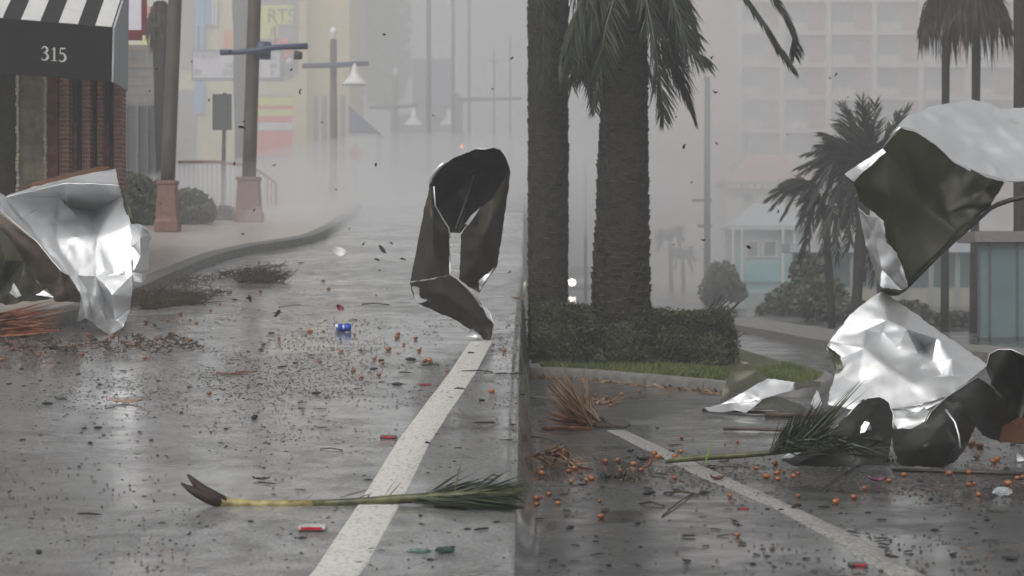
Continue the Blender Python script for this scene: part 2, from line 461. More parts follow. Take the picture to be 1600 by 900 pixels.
# ---- shop with the black awning
def shop():
    YW = lambda px: hlerp(19.3, 20.05, px / 190.0)
    base = P(90, 470, 20.0)
    root = thing('corner_shop', (base.x, 20.0, gz(base.x, 20.0)), 'brick and stone corner shop under a black awning numbered 315', 'shop')
    def wall(bm):
        slab(bm, -120, 192, -80, 500, YW(-120) + 0.25, 5.0, y1=YW(192) + 0.25, skew=-1.6)
    part('wall', root, M_MORTAR, wall)
    part('doorway', root, M_DARKFRAME, lambda bm: slab(bm, -110, 25, 95, 480, YW(-110) + 0.1, 0.14, y1=YW(25) + 0.1))
    part('stone_pier', root, M_STONE, lambda bm: slab(bm, 27, 70, 95, 470, YW(27) - 0.04, 0.3, y1=YW(70) - 0.04))
    def rough(bm):
        for px in (27, 70):
            for k in range(60):
                slab(bm, px - 2 + rnd.uniform(-1.2, 1.2), px + 2.5 + rnd.uniform(-1, 1), 95 + k * 6, 95 + k * 6 + 5.2, YW(px) - 0.055 - rnd.uniform(0, .015), 0.04)
    part('pier_quoins', root, mat('pale_quoin', (0.30, 0.28, 0.22), 0.8, var=0.2), rough, kind='stuff')
    part('brick_panel', root, M_BRICK, lambda bm: slab(bm, 73, 91, 95, 470, YW(73) + 0.03, 0.2, y1=YW(91) + 0.03))
    # brick piers: each course built, too small to pick apart
    def bricks(bm):
        r = random.Random(3)
        for (a, b) in ((92, 108), (127, 141), (151, 160), (177, 191)):
            py = 96.0; row = 0
            while py < 470:
                cuts = [a] + ([a + (b - a) * 0.62] if row % 2 else [a + (b - a) * 0.32]) + [b]
                for k in range(len(cuts) - 1):
                    slab(bm, cuts[k] + 0.5, cuts[k + 1] - 0.5, py, py + 5.0, YW(a) + 0.02 - r.uniform(0, 0.012), 0.22)
                py += 7.0; row += 1
    for (a, b) in ((92, 108), (127, 141), (151, 160), (177, 191)):
        part('mortar_bed', root, M_MORTAR, lambda bm: slab(bm, a + .8, b - .8, 95, 470, YW(a) + .026, .2))
    part('brick_pier_courses', root, M_BRICK, bricks, kind='stuff')
    for (a, b) in ((109, 126), (142, 150), (161, 176)):
        f = part('window', root, M_DARKFRAME, lambda bm: [slab(bm, a, a + 2, 110, 470, YW(a) + 0.1, 0.08), slab(bm, b - 5, b, 110, 470, YW(b) + 0.1, 0.08), slab(bm, a + 2, b - 5, 104, 112, YW(a) + 0.1, 0.08)])
        part('pane', f, M_GLASS, lambda bm: slab(bm, a + 2, b - 5, 112, 470, YW(a) + 0.15, 0.02))
        part('lower_panel', f, M_BRICK, lambda bm: slab(bm, a + 2.5, b - 5.5, 190, 470, YW(a) + 0.125, 0.02))
    # awning: valance, sloping striped top, end cheek
    YA = lambda px: hlerp(17.9, 18.65, px / 175.0)
    aw = part('awning', root, M_BLACK, lambda bm: [slab(bm, -130, 175, 0, 0, 1, 1) and None] if False else slabx(bm), smooth=None)
    return root, aw, YA, YW
def slabx(bm):
    YA = lambda px: hlerp(17.9, 18.65, px / 175.0)
    # valance: front face with its own slope, 3 cm thick
    def quad(a, b, c, d, off):
        V = [bm.verts.new(v) for v in (a, b, c, d)]; W = [bm.verts.new(v + off) for v in (a, b, c, d)]
        bm.faces.new(V); bm.faces.new(W[::-1])
        for i in range(4): bm.faces.new((V[i], W[i], W[(i + 1) % 4], V[(i + 1) % 4]))
    A = P(-130, 18, YA(-130)); B = P(175, 43, YA(175)); Cc = P(173, 127.5, YA(173)); D = P(-130, 104, YA(-130))
    quad(D, Cc, B, A, Vector((0.0, 0.03, 0)))
    # sloping roof cloth
    up = Vector((-0.09, 1.15, 0.62))
    quad(A, B, B + up, A + up, Vector((0, 0.02, -0.03)))
def strip_quad(bm, a, b, c, d, off):
    V = [bm.verts.new(v) for v in (a, b, c, d)]; W = [bm.verts.new(v + off) for v in (a, b, c, d)]
    bm.faces.new(V); bm.faces.new(W[::-1])
    for i in range(4): bm.faces.new((V[i], W[i], W[(i + 1) % 4], V[(i + 1) % 4]))
shop_root, awn, YA, YWALL = shop()
UPV = Vector((-0.09, 1.15, 0.62))
for (a, b) in ((-84, -55), (-26, 4), (33, 63), (92, 122), (149, 174.5)):
    def st(bm):
        e = lambda px: P(px, 18 + (px + 130) * 25 / 305, YA(px))
        n = Vector((0, -0.004, 0.008))
        strip_quad(bm, e(a) + n, e(b) + n, e(b) + n + UPV, e(a) + n + UPV, Vector((0, 0.003, -0.006)))
    part('white_stripe', awn, M_WHITECLOTH, st)
def cheek(bm):
    B = P(175, 43, YA(175)); Cc = P(173, 127.5, YA(173))
    back = Vector((-0.09, 1.15, 0)); 
    V = [B, B + UPV, Cc + back * 0.98 + Vector((0, 0, 0.02)), Cc]
    V = [v + Vector((0.008, 0.0, 0)) for v in V]
    f1 = [bm.verts.new(v) for v in V]; f2 = [bm.verts.new(v + Vector((0.02, -0.0, 0))) for v in V]
    bm.faces.new(f1[::-1]); bm.faces.new(f2)
    for i in range(4): bm.faces.new((f1[i], f1[(i + 1) % 4], f2[(i + 1) % 4], f2[i]))
part('end_cheek', awn, M_GREYCLOTH, cheek)
def ribbon(bm, pts, y, th, ox, oy, s, slope):
    """flat numeral stroke: pts (x, y, width) in an em box, on the awning front."""
    c = curve_pts([Vector((p[0], p[1], p[2])) for p in pts], max(6, 6 * (len(pts) - 1)))
    prev = None
    for i, p in enumerate(c):
        a = c[max(0, i - 1)]; b = c[min(len(c) - 1, i + 1)]; t = Vector((b.x - a.x, b.y - a.y, 0)).normalized(); n = Vector((-t.y, t.x, 0)) * p.z * 0.5
        ring = []
        for s_ in (-1, 1):
            q = Vector((p.x, p.y, 0)) + n * s_
            px = ox + q.x * s; py = oy - q.y * s + slope * (px - ox)
            v = P(px, py, YA(px) - 0.004); ring.append(v)
        ring = [bm.verts.new(v) for v in ring] + [bm.verts.new(v + Vector((0, 0.003, 0))) for v in ring]
        if prev:
            for k in ((0, 1), (1, 3), (3, 2), (2, 0)): bm.faces.new((prev[k[0]], prev[k[1]], ring[k[1]], ring[k[0]]))
        prev = ring
def numerals():
    D3 = [[(.06, .80, .05), (.20, .97, .09), (.40, .92, .15), (.46, .76, .16), (.36, .60, .13), (.20, .53, .06)], [(.20, .53, .06), (.40, .48, .13), (.50, .30, .17), (.42, .10, .15), (.22, .0, .09), (.04, .08, .10)]]
    D1 = [[(.30, 0.02, .14), (.30, .5, .14), (.30, .98, .14)], [(.30, .96, .05), (.20, .86, .05), (.10, .82, .04)], [(.08, .02, .05), (.30, .02, .06), (.52, .02, .05)]]
    D5 = [[(.14, .95, .11), (.32, .95, .12), (.50, .97, .09)], [(.14, .97, .06), (.12, .75, .06), (.10, .55, .07)], [(.10, .55, .07), (.30, .60, .12), (.48, .42, .16), (.46, .16, .16), (.26, .0, .10), (.04, .08, .10)]]
    for strokes, ox in ((D3, 64.0), (D1, 78.3), (D5, 91.5)):
        def dig(bm):
            for k, s in enumerate(strokes): ribbon(bm, s, 0, 0, ox, 93.5 + (ox - 64) * 0.082, 21.5, 0.082)
        part('numeral', awn, M_NUM, dig)
numerals()

# ---- maroon-framed hanging sign beyond the shop corner
b0 = P(212, 62, 26); r_ = thing('hanging_sign', (b0.x, 26, b0.z), 'white hanging sign in a maroon frame beyond the black awning', 'sign')
part('sign_frame', r_, M_MAROON, lambda bm: [slab(bm, 194, 228, -30, -24, 26, .08), slab(bm, 221, 228, -24, 54, 26, .08), slab(bm, 194, 221, 47, 62, 26, .08), slab(bm, 186, 194, -30, 62, 26, .08)])
part('sign_face', r_, M_SIGNWHITE, lambda bm: slab(bm, 194.2, 220.8, -24, 46.8, 26.02, .04))
# ---- pale clapboard building behind the shop
b0 = P(215, 330, 39); r_ = thing('clapboard_building', (b0.x, 41, gz(b0.x, 41)), 'pale grey clapboard building between the shop and the first post', 'building')
part('wall', r_, M_GREYWALL, lambda bm: slab(bm, 150, 252, 75, 390, 39, 6, y1=44, skew=-2.0))
def clap(bm):
    for k in range(20): slab(bm, 150.3, 251.8, 80 + k * 14, 92 + k * 14, 38.96, .05, y1=43.96)
part('clapboards', r_, M_GREYWALL, clap, kind='stuff')
for a in (200, 218, 233):
    part('shutter', r_, mat('grey_shutter', (0.22, 0.23, 0.24), 0.6), lambda bm: slab(bm, a, a + 9, 165, 330, hlerp(39, 44, (a - 150) / 102) - .12, .2))
part('cornice', r_, M_PALE, lambda bm: [slab(bm, 148, 254, 70, 77, 38.7, .5, y1=43.7), slab(bm, 148, 254, 100, 104, 38.8, .4, y1=43.8)])
b0 = P(236, 40, 64); r_ = thing('shop_banner', (b0.x, 64, b0.z), 'red and lime banner high behind the maroon sign', 'banner')
part('banner_red', r_, M_RED, lambda bm: slab(bm, 224, 244, 10, 42, 64, .05))
part('banner_lime', r_, M_LIME, lambda bm: slab(bm, 222, 246, 42.2, 74, 64.05, .05))

# ---- street posts on brown pedestals
def street_post(px, py, y, w_, wp, label, lean=0.0, top=-60, ped_top=292, arm=True):
    b = P(px, py, y); g = gz(b.x, y) + 0.13
    root = thing('street_post', (b.x, y, g), label, 'street post', 'posts on brown pedestals along the left pavement')
    s = y / FPX
    hp = (py - ped_top) * s
    def ped(bm):
        hw = wp * s / 2
        add_lathe(bm, (b.x, y, g), [(hw * 1.36 * 1.1, 0), (hw * 1.36 * 1.1, hp * .2), (hw * 1.36, hp * .24), (hw * 1.30, hp * .28), (hw * 1.12, hp * .92), (hw * 1.26, hp * .93), (hw * 1.26, hp)], 4, square=True)
    part('pedestal', root, M_PED, ped)
    def pole(bm):
        r = w_ * s / 2; H = (py - top) * s
        add_tube(bm, [(b.x + lean * t * H, y, g + hp * .95 + (H - hp) * t) for t in (0, .2, .4, .6, .8, 1)], [r, r * .98, r * .96, r * .95, r * .93, r * .9], 12)
    part('pole', root, M_POST, pole)
    return root, b, g, s
rp, b, g, s = street_post(262, 372, 31.5, 23, 34, 'near brown street post standing on a red-brown pedestal', 0.033)
rp, b, g, s = street_post(389, 362, 36.0, 22, 40, 'second brown street post carrying a dark blue cross arm', 0.026, ped_top=292)
def arm(bm):
    add_tube(bm, [P(344, 82, 35.7), P(372, 81.5, 35.7), P(400, 79, 35.7), P(430, 74, 35.7), P(481, 72, 35.7)], [.055, .05, .06, .05, .06], 8)
    add_tube(bm, [P(410, 92, 36), P(411, 66, 36)], [.155, .155], 12)
part('cross_arm', rp, M_BLUE, arm)
def fin(bm):
    add_tube(bm, [P(460, 86, 35.7), P(472, 87, 35.7)], [.09, .07], 8)
part('arm_bracket', rp, M_DARKFRAME, fin)

# ---- street lamps with white bell shades further up
def lamp(px, ptop, y, sh, arms, label, pw=12):
    b = P(px, 330, y); g = gz(b.x, y)
    root = thing('street_lamp', (b.x, y, g), label, 'street lamp', 'lamps with white bell shades up the left street')
    s = y / FPX
    part('pole', root, M_POST, lambda bm: add_tube(bm, [(b.x, y, g), (b.x, y, g + 1), (b.x, y, P(px, ptop, y).z)], [pw * .6 * s, pw * .5 * s, pw * .42 * s], 10))
    t = P(px, ptop, y)
    part('finial', root, M_WHITE, lambda bm: add_lathe(bm, t, [(.03, 0), (.07, .04), (.05, .08), (.11, .17), (.12, .24), (.07, .33), (.01, .38)], 12), smooth=True)
    part('cross_arm', root, M_BLUE, lambda bm: add_tube(bm, [P(arms[0], arms[2], y - .2), P(px, arms[2] - 1, y - .2), P(arms[1], arms[2] - 4, y - .2)], [.07, .08, .07], 8))
    for (lx, ly, r) in sh:
        c = P(lx, ly, y - .2)
        part('lamp_shade', root, M_WHITE, lambda bm: add_lathe(bm, c, [(r, -.02), (r * 1.0, 0.02), (r * .78, r * .35), (r * .42, r * .7), (r * .26, r * 1.1), (r * .2, r * 1.7), (r * .12, r * 1.75)], 16), smooth=True)
lamp(521, 62, 56, [(554, 132, .36)], (472, 576, 103), 'nearest street lamp with a white bell shade and ball finial')
lamp(618, 120, 80, [(646, 196, .40)], (576, 655, 168), 'middle street lamp with a white bell shade before the dark tree', 10)
lamp(720, 150, 92, [(701, 196, .44)], (664, 724, 166), 'farthest street lamp with a white bell shade beside the blue block', 8)

# ---- small square sign seen from behind
b0 = P(348, 318, 42); r_ = thing('traffic_sign', (b0.x, 42, gz(b0.x, 42)), 'square grey traffic sign seen from behind on a thin pole', 'traffic sign')
part('pole', r_, M_SIGNGREY, lambda bm: add_tube(bm, [(b0.x, 42, gz(b0.x, 42)), (P(351, 145, 42).x, 42, P(351, 145, 42).z)], [.045, .04], 8))
part('plate', r_, M_SIGNGREY, lambda bm: slab(bm, 332, 362, 147, 203, 41.9, .012))
# ---- wind-bent trunk behind the second post, and one behind the first
def plain_palm(px0, py0, px1, py1, y, w0, w1, label, crown, name='palm_tree', m=None, group=None):
    a = P(px0, py0, y); g = gz(a.x, y); b = P(px1, py1, y)
    root = thing(name, (a.x, y, g), label, 'palm tree', group)
    s = y / FPX
    part('trunk', root, m or M_TRUNK, lambda bm: add_tube(bm, [Vector((a.x, y, g)).lerp(b, t) for t in (0, .15, .3, .5, .7, .85, 1)], [(w0 + (w1 - w0) * t) * s / 2 * (1 + .06 * math.sin(17 * t)) for t in (0, .15, .3, .5, .7, .85, 1)], 12), smooth=True)
    if crown: crown(root, b)
    return root
def skirt(n, L, spread, seed, w=0.05):
    def f(root, top):
        r = random.Random(seed)
        def bl(bm):
            for _ in range(n):
                a = r.uniform(0, 2 * math.pi); d = Vector((math.cos(a), math.sin(a), 0))
                q_ = r.random(); p0 = top + d * spread * (.15 + .75 * q_) + Vector((0, 0, L * (.35 - .55 * q_ * q_) + r.uniform(-.1, .1)))
                p1 = p0 + d * spread * r.uniform(.0, .25) + Vector((.06 * r.random(), 0, -L * r.uniform(.15, .8) * (.75 + .5 * noise.noise(Vector((a * 2.5, seed, 0))))))
                blade(bm, p0, p1, w * r.uniform(.7, 1.5), 0, seg=2)
        part('dead_leaf_skirt', root, M_SKIRT, bl, kind='stuff')
        def gr(bm):
            for _ in range(n // 2):
                a = r.uniform(0, 2 * math.pi); d = Vector((math.cos(a), math.sin(a), r.uniform(-.2, .9))).normalized()
                t_ = top + Vector((0, 0, L * 1.1)); blade(bm, t_, t_ + d * L * r.uniform(.7, 1.1) + Vector((.2, 0, 0)), w * 1.6, .2, seg=3)
        part('green_crown', root, M_FROND, gr, kind='stuff')
    return f
plain_palm(374, 318, 383, -40, 68, 13, 40, 'grey palm trunk widening upward behind the second street post', None)
plain_palm(254, 330, 250, 30, 41, 18, 24, 'palm trunk half hidden behind the near street post with a drooping crown', skirt(300, .9, .32, 6, .09))

# ---- bank of shrubs with a red handrail and pale balusters
def shrub(name, blobs, n, size, m, label, seed, y, cat='shrub', group=None, kind=None):
    c = blobs[0][0]
    root = thing(name, (c.x, c.y, gz(c.x, c.y)), label, cat, group)
    part('foliage', root, m, lambda bm: leaf_cloud(bm, blobs, n, size, seed), kind='stuff')
    def st(bm):
        r = random.Random(seed)
        for _ in range(7):
            add_tube(bm, [(c.x + r.uniform(-.1, .1), c.y, gz(c.x, c.y)), c + Vector((r.uniform(-.3, .3), r.uniform(-.3, .3), r.uniform(-.1, .3)))], [.025, .012], 5)
    part('stems', root, M_TWIG, st)
    return root
def ell(px, py, y, rx, rz, ry=None):
    s = y / FPX; return (P(px, py, y), Vector((rx * s, (ry or rx) * s, rz * s)))
shrub('bank_shrub', [ell(228, 318, 34.5, 40, 40, 50), ell(290, 330, 35, 48, 36, 50), ell(345, 345, 37.2, 36, 24, 40), ell(212, 302, 34.5, 30, 34, 40)], 16000, .085, M_BUSH, 'low sloping bank of grey green shrubs behind the near post', 11, 39)
def railing():
    b = P(350, 330, 47); root = thing('handrail', (b.x, 47, gz(b.x, 47)), 'red handrail with pale balusters in front of the yellow building', 'railing')
    pts = [P(278, 253, 47), P(340, 253, 47), P(378, 257, 47), P(402, 266, 47), P(420, 278, 47), P(431, 286, 47), P(431, 340, 47)]
    part('rail', root, M_RAIL, lambda bm: add_tube(bm, pts, .035, 8))
    for k in range(18):
        px = 281 + k * 7.2
        top = 253 if px < 345 else 253 + (px - 345) * .23
        part('baluster', root, M_RAILW, lambda bm: add_tube(bm, [P(px, 338, 47.02), P(px, top, 47.02)], .017, 6))
    for px in (418, 424): part('baluster', root, M_RAIL, lambda bm: add_tube(bm, [P(px, 338, 47.02), P(px, 280, 47.02)], .02, 6))
railing()

# ---- yellow building with shop signs
def text_part(name, root, s, px, py, hpx, y, m, squeeze=1.0):
    cu = bpy.data.curves.new('lettering', 'FONT'); cu.body = s; cu.size = 1.0; cu.extrude = 0.02; cu.resolution_u = 3
    to = bpy.data.objects.new('lettering', cu); COL.objects.link(to)
    dg = bpy.context.evaluated_depsgraph_get(); dg.update()
    me = bpy.data.meshes.new_from_object(to.evaluated_get(dg)); bpy.data.objects.remove(to, do_unlink=True)
    bm = bmesh.new(); bm.from_mesh(me)
    k = hpx * y / FPX / 0.70
    o_ = P(px, py, y)
    off = Vector(root.location); p_ = root.parent
    while p_ is not None: off += Vector(p_.location); p_ = p_.parent
    for v in bm.verts:
        v.co = Vector((v.co.x * k * squeeze, -v.co.z * 0.3, v.co.y * k)) + o_ - off
    return mesh_obj(name, bm, m, root)
def yellow_building():
    Y = 82.0; b = P(400, 318, Y)
    root = thing('yellow_building', (b.x, Y, gz(b.x, Y)), 'yellow stucco shop building with posters behind the handrail', 'building')
    part('wall', root, M_PALEYEL, lambda bm: slab(bm, 150, 480, -120, 330, Y, 8))
    part('side_bay', root, M_YELLOW, lambda bm: slab(bm, 480.3, 546, -120, 330, Y + .6, 8))
    part('corner_pilaster', root, M_YELLOW, lambda bm: slab(bm, 457, 479, -120, 330, Y - .18, .5))
    part('plinth_panel', root, mat('grey_panel', (0.28, 0.28, 0.28), .7), lambda bm: slab(bm, 236, 306, 140, 330, Y - .08, .3))
    part('upper_panel', root, mat('upper_grey', (0.30, 0.28, 0.24), .7), lambda bm: slab(bm, 282, 320, -100, 108, Y - .08, .3))
    for a in (490, 503, 520, 532):
        w_ = part('window', root, M_DARKFRAME, lambda bm: [slab(bm, a, a + 7, 150, 154, Y + .5, .2), slab(bm, a, a + 1.2, 154, 310, Y + .5, .2), slab(bm, a + 5.8, a + 7, 154, 310, Y + .5, .2)])
        part('pane', w_, M_GLASS, lambda bm: slab(bm, a + 1.2, a + 5.8, 154, 310, Y + .55, .04))
    part('door', root, mat('pale_door', (0.5, 0.47, 0.36), .6), lambda bm: slab(bm, 414, 454, 252, 330, Y - .06, .1))
    part('blue_band', root, M_SKYBLUE, lambda bm: [slab(bm, 306, 319, -60, 82, Y - .3, .2), slab(bm, 304, 318, 126, 176, Y - .3, .2)])
    part('upper_window', root, M_SKYBLUE, lambda bm: slab(bm, 320, 331, -40, 38, Y - .2, .15))
    part('white_mullion', root, M_WHITE, lambda bm: [slab(bm, 331.2, 334, -40, 40, Y - .22, .16), slab(bm, 336, 339, -40, 40, Y - .22, .16)])
    # posters
    po = part('poster', root, mat('poster_backing', (0.36, 0.36, 0.34), .6), lambda bm: slab(bm, 385, 461, 148, 250, Y - .06, .05), label='tall red and yellow sale poster on the yellow wall')
    part('poster_field', po, M_LIME, lambda bm: [slab(bm, 388, 457, 152, 165, Y - .085, .02), slab(bm, 388, 457, 171, 181, Y - .085, .02)])
    part('poster_field', po, M_RED, lambda bm: [slab(bm, 386, 458, 165.3, 170.7, Y - .087, .02), slab(bm, 386, 458, 181.3, 191, Y - .087, .02), slab(bm, 386, 458, 205, 245, Y - .087, .02)])
    part('poster_field', po, M_SIGNWHITE, lambda bm: slab(bm, 388, 457, 191.4, 203, Y - .085, .02))
    sg = part('shop_sign', root, mat('sign_slate', (0.22, 0.22, 0.23), .6), lambda bm: slab(bm, 392, 466, -40, 115, Y - .25, .1), label='slate sign board with lime lettering panels')
    part('sign_panel', sg, M_LIME, lambda bm: [slab(bm, 394, 458, 8, 38, Y - .29, .04), slab(bm, 394, 434, 38.5, 60, Y - .29, .04)])
    text_part('lettering', sg, 'RTS', 417, 35, 22, Y - .31, M_SIGNGREY, .85)
    text_part('lettering', sg, 'R', 422, 57, 14, Y - .31, M_SIGNGREY, .85)
    def blob(bm, em):
        for (px, py, r) in em:
            c = P(px, py, Y - .36); k_ = Y / FPX * r; add_lathe(bm, c, [(.01, -k_), (k_ * .7, -k_ * .7), (k_, 0), (k_ * .7, k_ * .7), (.01, k_)], 10)
    for em in (((442, 66, 7), (447, 68, 8), (436, 72, 5), (432, 68, 4), (452, 80, 8), (448, 88, 6), (438, 80, 4)), ((394, 70, 4), (396, 66, 3))): part('sign_emblem', sg, M_RED, lambda bm: blob(bm, em))
    part('emblem_disc', sg, M_WHITE, lambda bm: add_lathe(bm, P(452, 96, Y - .42), [(.01, -.15), (.12, -.1), (.16, 0), (.12, .1), (.01, .15)], 12))
    part('orange_panel', root, M_ORANGE, lambda bm: slab(bm, 349, 368, 48, 76, Y - .2, .05))
    return root
yellow_building()
def marquee():
    Y = 74.0; b = P(370, 128, Y)
    root = thing('marquee_sign', (b.x, Y, b.z), 'white letter board sign behind the second street post', 'sign')
    part('frame', root, mat('marquee_frame', (0.20, 0.20, 0.24), .5), lambda bm: [slab(bm, 299, 442, 77, 80, Y, .25), slab(bm, 299, 442, 121, 126, Y, .25), slab(bm, 299, 301.5, 80, 121, Y, .25), slab(bm, 437, 442, 80, 121, Y, .25)])
    part('board', root, M_SIGNWHITE, lambda bm: slab(bm, 301.5, 437, 80, 121, Y + .04, .18))
    ink = mat('sign_letters', (0.13, 0.13, 0.15), .6)
    for (t, px, py) in (('T-SHIRT', 304, 92), ('IS', 421, 94), ('NO', 353, 106), ('99', 421, 107), ('20', 303, 116), ('SHO', 348, 117), ('E', 423, 118)):
        text_part('lettering', root, t, px, py, 8.2, Y + .02, ink, .9)
    part('hanger', root, M_DARKFRAME, lambda bm: [add_tube(bm, [P(px, 77, Y + .15), P(px, 40, Y + .15)], .03, 6) for px in (310, 430)])
marquee()

# ---- dark leaning tree and blue block up the street
def tree(name, px, pyb, pyt, y, wpx, blobs, n, size, m, label, seed, cat='tree', group=None):
    a = P(px, pyb, y); g = gz(a.x, y)
    root = thing(name, (a.x, y, g), label, cat, group)
    s = y / FPX
    c0 = blobs[0][0]
    def tr(bm):
        top = P(px, pyt, y)
        add_tube(bm, [(a.x, y, g), (a.x + .04, y, g + (top.z - g) * .5), top], [wpx * s * .6, wpx * s * .5, wpx * s * .4], 9)
        r = random.Random(seed)
        for k in range(7):
            c, rad = blobs[k % len(blobs)]
            e = c + Vector((rad.x * r.uniform(-.7, .7), rad.y * r.uniform(-.7, .7), rad.z * r.uniform(-.4, .7)))
            add_tube(bm, [top + Vector((0, 0, -.2)), top.lerp(e, .5) + Vector((0, 0, .1)), e], [wpx * s * .32, wpx * s * .2, .012], 6)
    part('trunk', root, M_TRUNK, tr, smooth=True)
    part('crown', root, m, lambda bm: leaf_cloud(bm, blobs, n, size, seed), kind='stuff')
    return root
tree('street_tree', 614, 318, 120, 125, 11, [ell(590, 60, 125, 42, 60), ell(600, 130, 125, 34, 45), ell(620, 30, 125, 26, 50), ell(580, 10, 125, 40, 40), ell(560, 90, 125, 20, 34), ell(628, 100, 125, 18, 34)], 9000, .36, M_BUSH, 'hazy dark leafy tree crowding the middle street lamp', 21)
b0 = P(668, 320, 96); r_ = thing('blue_building', (b0.x, 98, gz(b0.x, 96)), 'hazy blue grey building block at the end of the left street', 'building')
M_BLOCK = mat('blue_grey_wall', (0.11, 0.13, 0.22), .7)
part('wall', r_, M_BLOCK, lambda bm: [slab(bm, 645, 706, 92, 330, 98, 3), slab(bm, 622, 718, 184, 330, 97.5, .45)])
part('fascia', r_, mat('fascia_grey', (0.25, 0.26, 0.3), .6), lambda bm: slab(bm, 620, 720, 178, 184, 97.3, .8))
for a in (650, 668, 686): part('window', r_, M_GLASS, lambda bm: slab(bm, a, a + 12, 200, 240, 97.42, .05))
# gabled roof slope behind the lamp
b0 = P(565, 300, 67); r_ = thing('gabled_shed', (b0.x, 68, gz(b0.x, 67)), 'faint shed with a sloping blue roof beside the yellow building', 'shed')
def gab(bm):
    a, b, c = P(545, 165, 67), P(592, 206, 67), P(545, 206, 67)
    V = [bm.verts.new(v) for v in (a, b, c)]; W = [bm.verts.new(v + Vector((0, 3, 0))) for v in (a, b, c)]
    bm.faces.new(V); bm.faces.new(W[::-1])
    for i in range(3): bm.faces.new((V[i], V[(i + 1) % 3], W[(i + 1) % 3], W[i]))
part('roof', r_, M_BLOCK, gab)
part('wall', r_, M_GREYWALL, lambda bm: slab(bm, 545.5, 588, 206.4, 330, 67.1, 2.8))
# utility poles and the mast arm with its amber signal
def pole(px, pyt, pyb, y, w_, label, cat='utility pole', group='utility poles fading up the left street', name='utility_pole', m=None, arms=()):
    a = P(px, pyb, y); g = gz(a.x, y); root = thing(name, (a.x, y, g), label, cat, group); s = y / FPX
    t = P(px, pyt, y)
    part('shaft', root, m or M_POST, lambda bm: add_tube(bm, [(a.x, y, g), (t.x, y, t.z)], [w_ * s * .55, w_ * s * .42], 8))
    for (x0, x1, py) in arms:
        part('cross_arm', root, m or M_POST, lambda bm: add_tube(bm, [P(x0, py, y - .05), P(x1, py, y - .05)], .05, 6))
    return root
pole(670, -60, 322, 73, 8, 'thicker hazy utility pole rising behind the blue block')
pole(708, -60, 322, 78, 6, 'utility pole just right of the blue block')
pole(733, -60, 322, 84, 5, 'thin hazy utility pole right of the blue block')
pole(772, 80, 322, 92, 4, 'short faint utility pole near the right of the left street', arms=((764, 780, 95),))
pole(797, 60, 322, 100, 4, 'farthest faint utility pole at the right of the left street')
b0 = P(714, 320, 80); r_ = thing('signal_mast', (b0.x, 80, gz(b0.x, 80)), 'traffic signal mast with a long arm and an amber light', 'traffic signal')
part('mast', r_, M_SIGNGREY, lambda bm: add_tube(bm, [(b0.x, 80, gz(b0.x, 80)), P(714, 145, 80)], [.12, .09], 8))
part('mast_arm', r_, M_SIGNGREY, lambda bm: add_tube(bm, [P(714, 156, 80), P(760, 155, 80), P(815, 154, 80)], [.09, .08, .06], 8))
part('signal_head', r_, M_DARKFRAME, lambda bm: slab(bm, 717, 726, 206, 238, 79.8, .25))
part('signal_lens', r_, mat('amber_lens', (0.9, 0.3, 0.03), .3, emit=((1, .28, .04), 5)), lambda bm: add_lathe(bm, P(721.5, 229, 79.78), [(.01, -.09), (.07, -.06), (.09, 0), (.07, .06), (.01, .09)], 10))
# round sign on a pole
b0 = P(556, 320, 60); r_ = thing('round_sign', (b0.x, 60, gz(b0.x, 60)), 'faint round red sign on a pole beyond the nearest lamp', 'road sign')
part('pole', r_, M_SIGNGREY, lambda bm: add_tube(bm, [(b0.x, 60, gz(b0.x, 60)), P(556, 225, 60)], .03, 6))
def disc(bm):
    c = P(556, 241, 59.9); ring = []
    for q in (0, .02):
        ring.append([bm.verts.new(c + Vector((math.cos(k * math.pi / 4 + .39) * .22, q, math.sin(k * math.pi / 4 + .39) * .22))) for k in range(8)])
    bm.faces.new(ring[0]); bm.faces.new(ring[1][::-1])
    for k in range(8): bm.faces.new((ring[0][k], ring[1][k], ring[1][(k + 1) % 8], ring[0][(k + 1) % 8]))
part('sign_plate', r_, mat('faded_red', (.5, .12, .1), .5), disc)

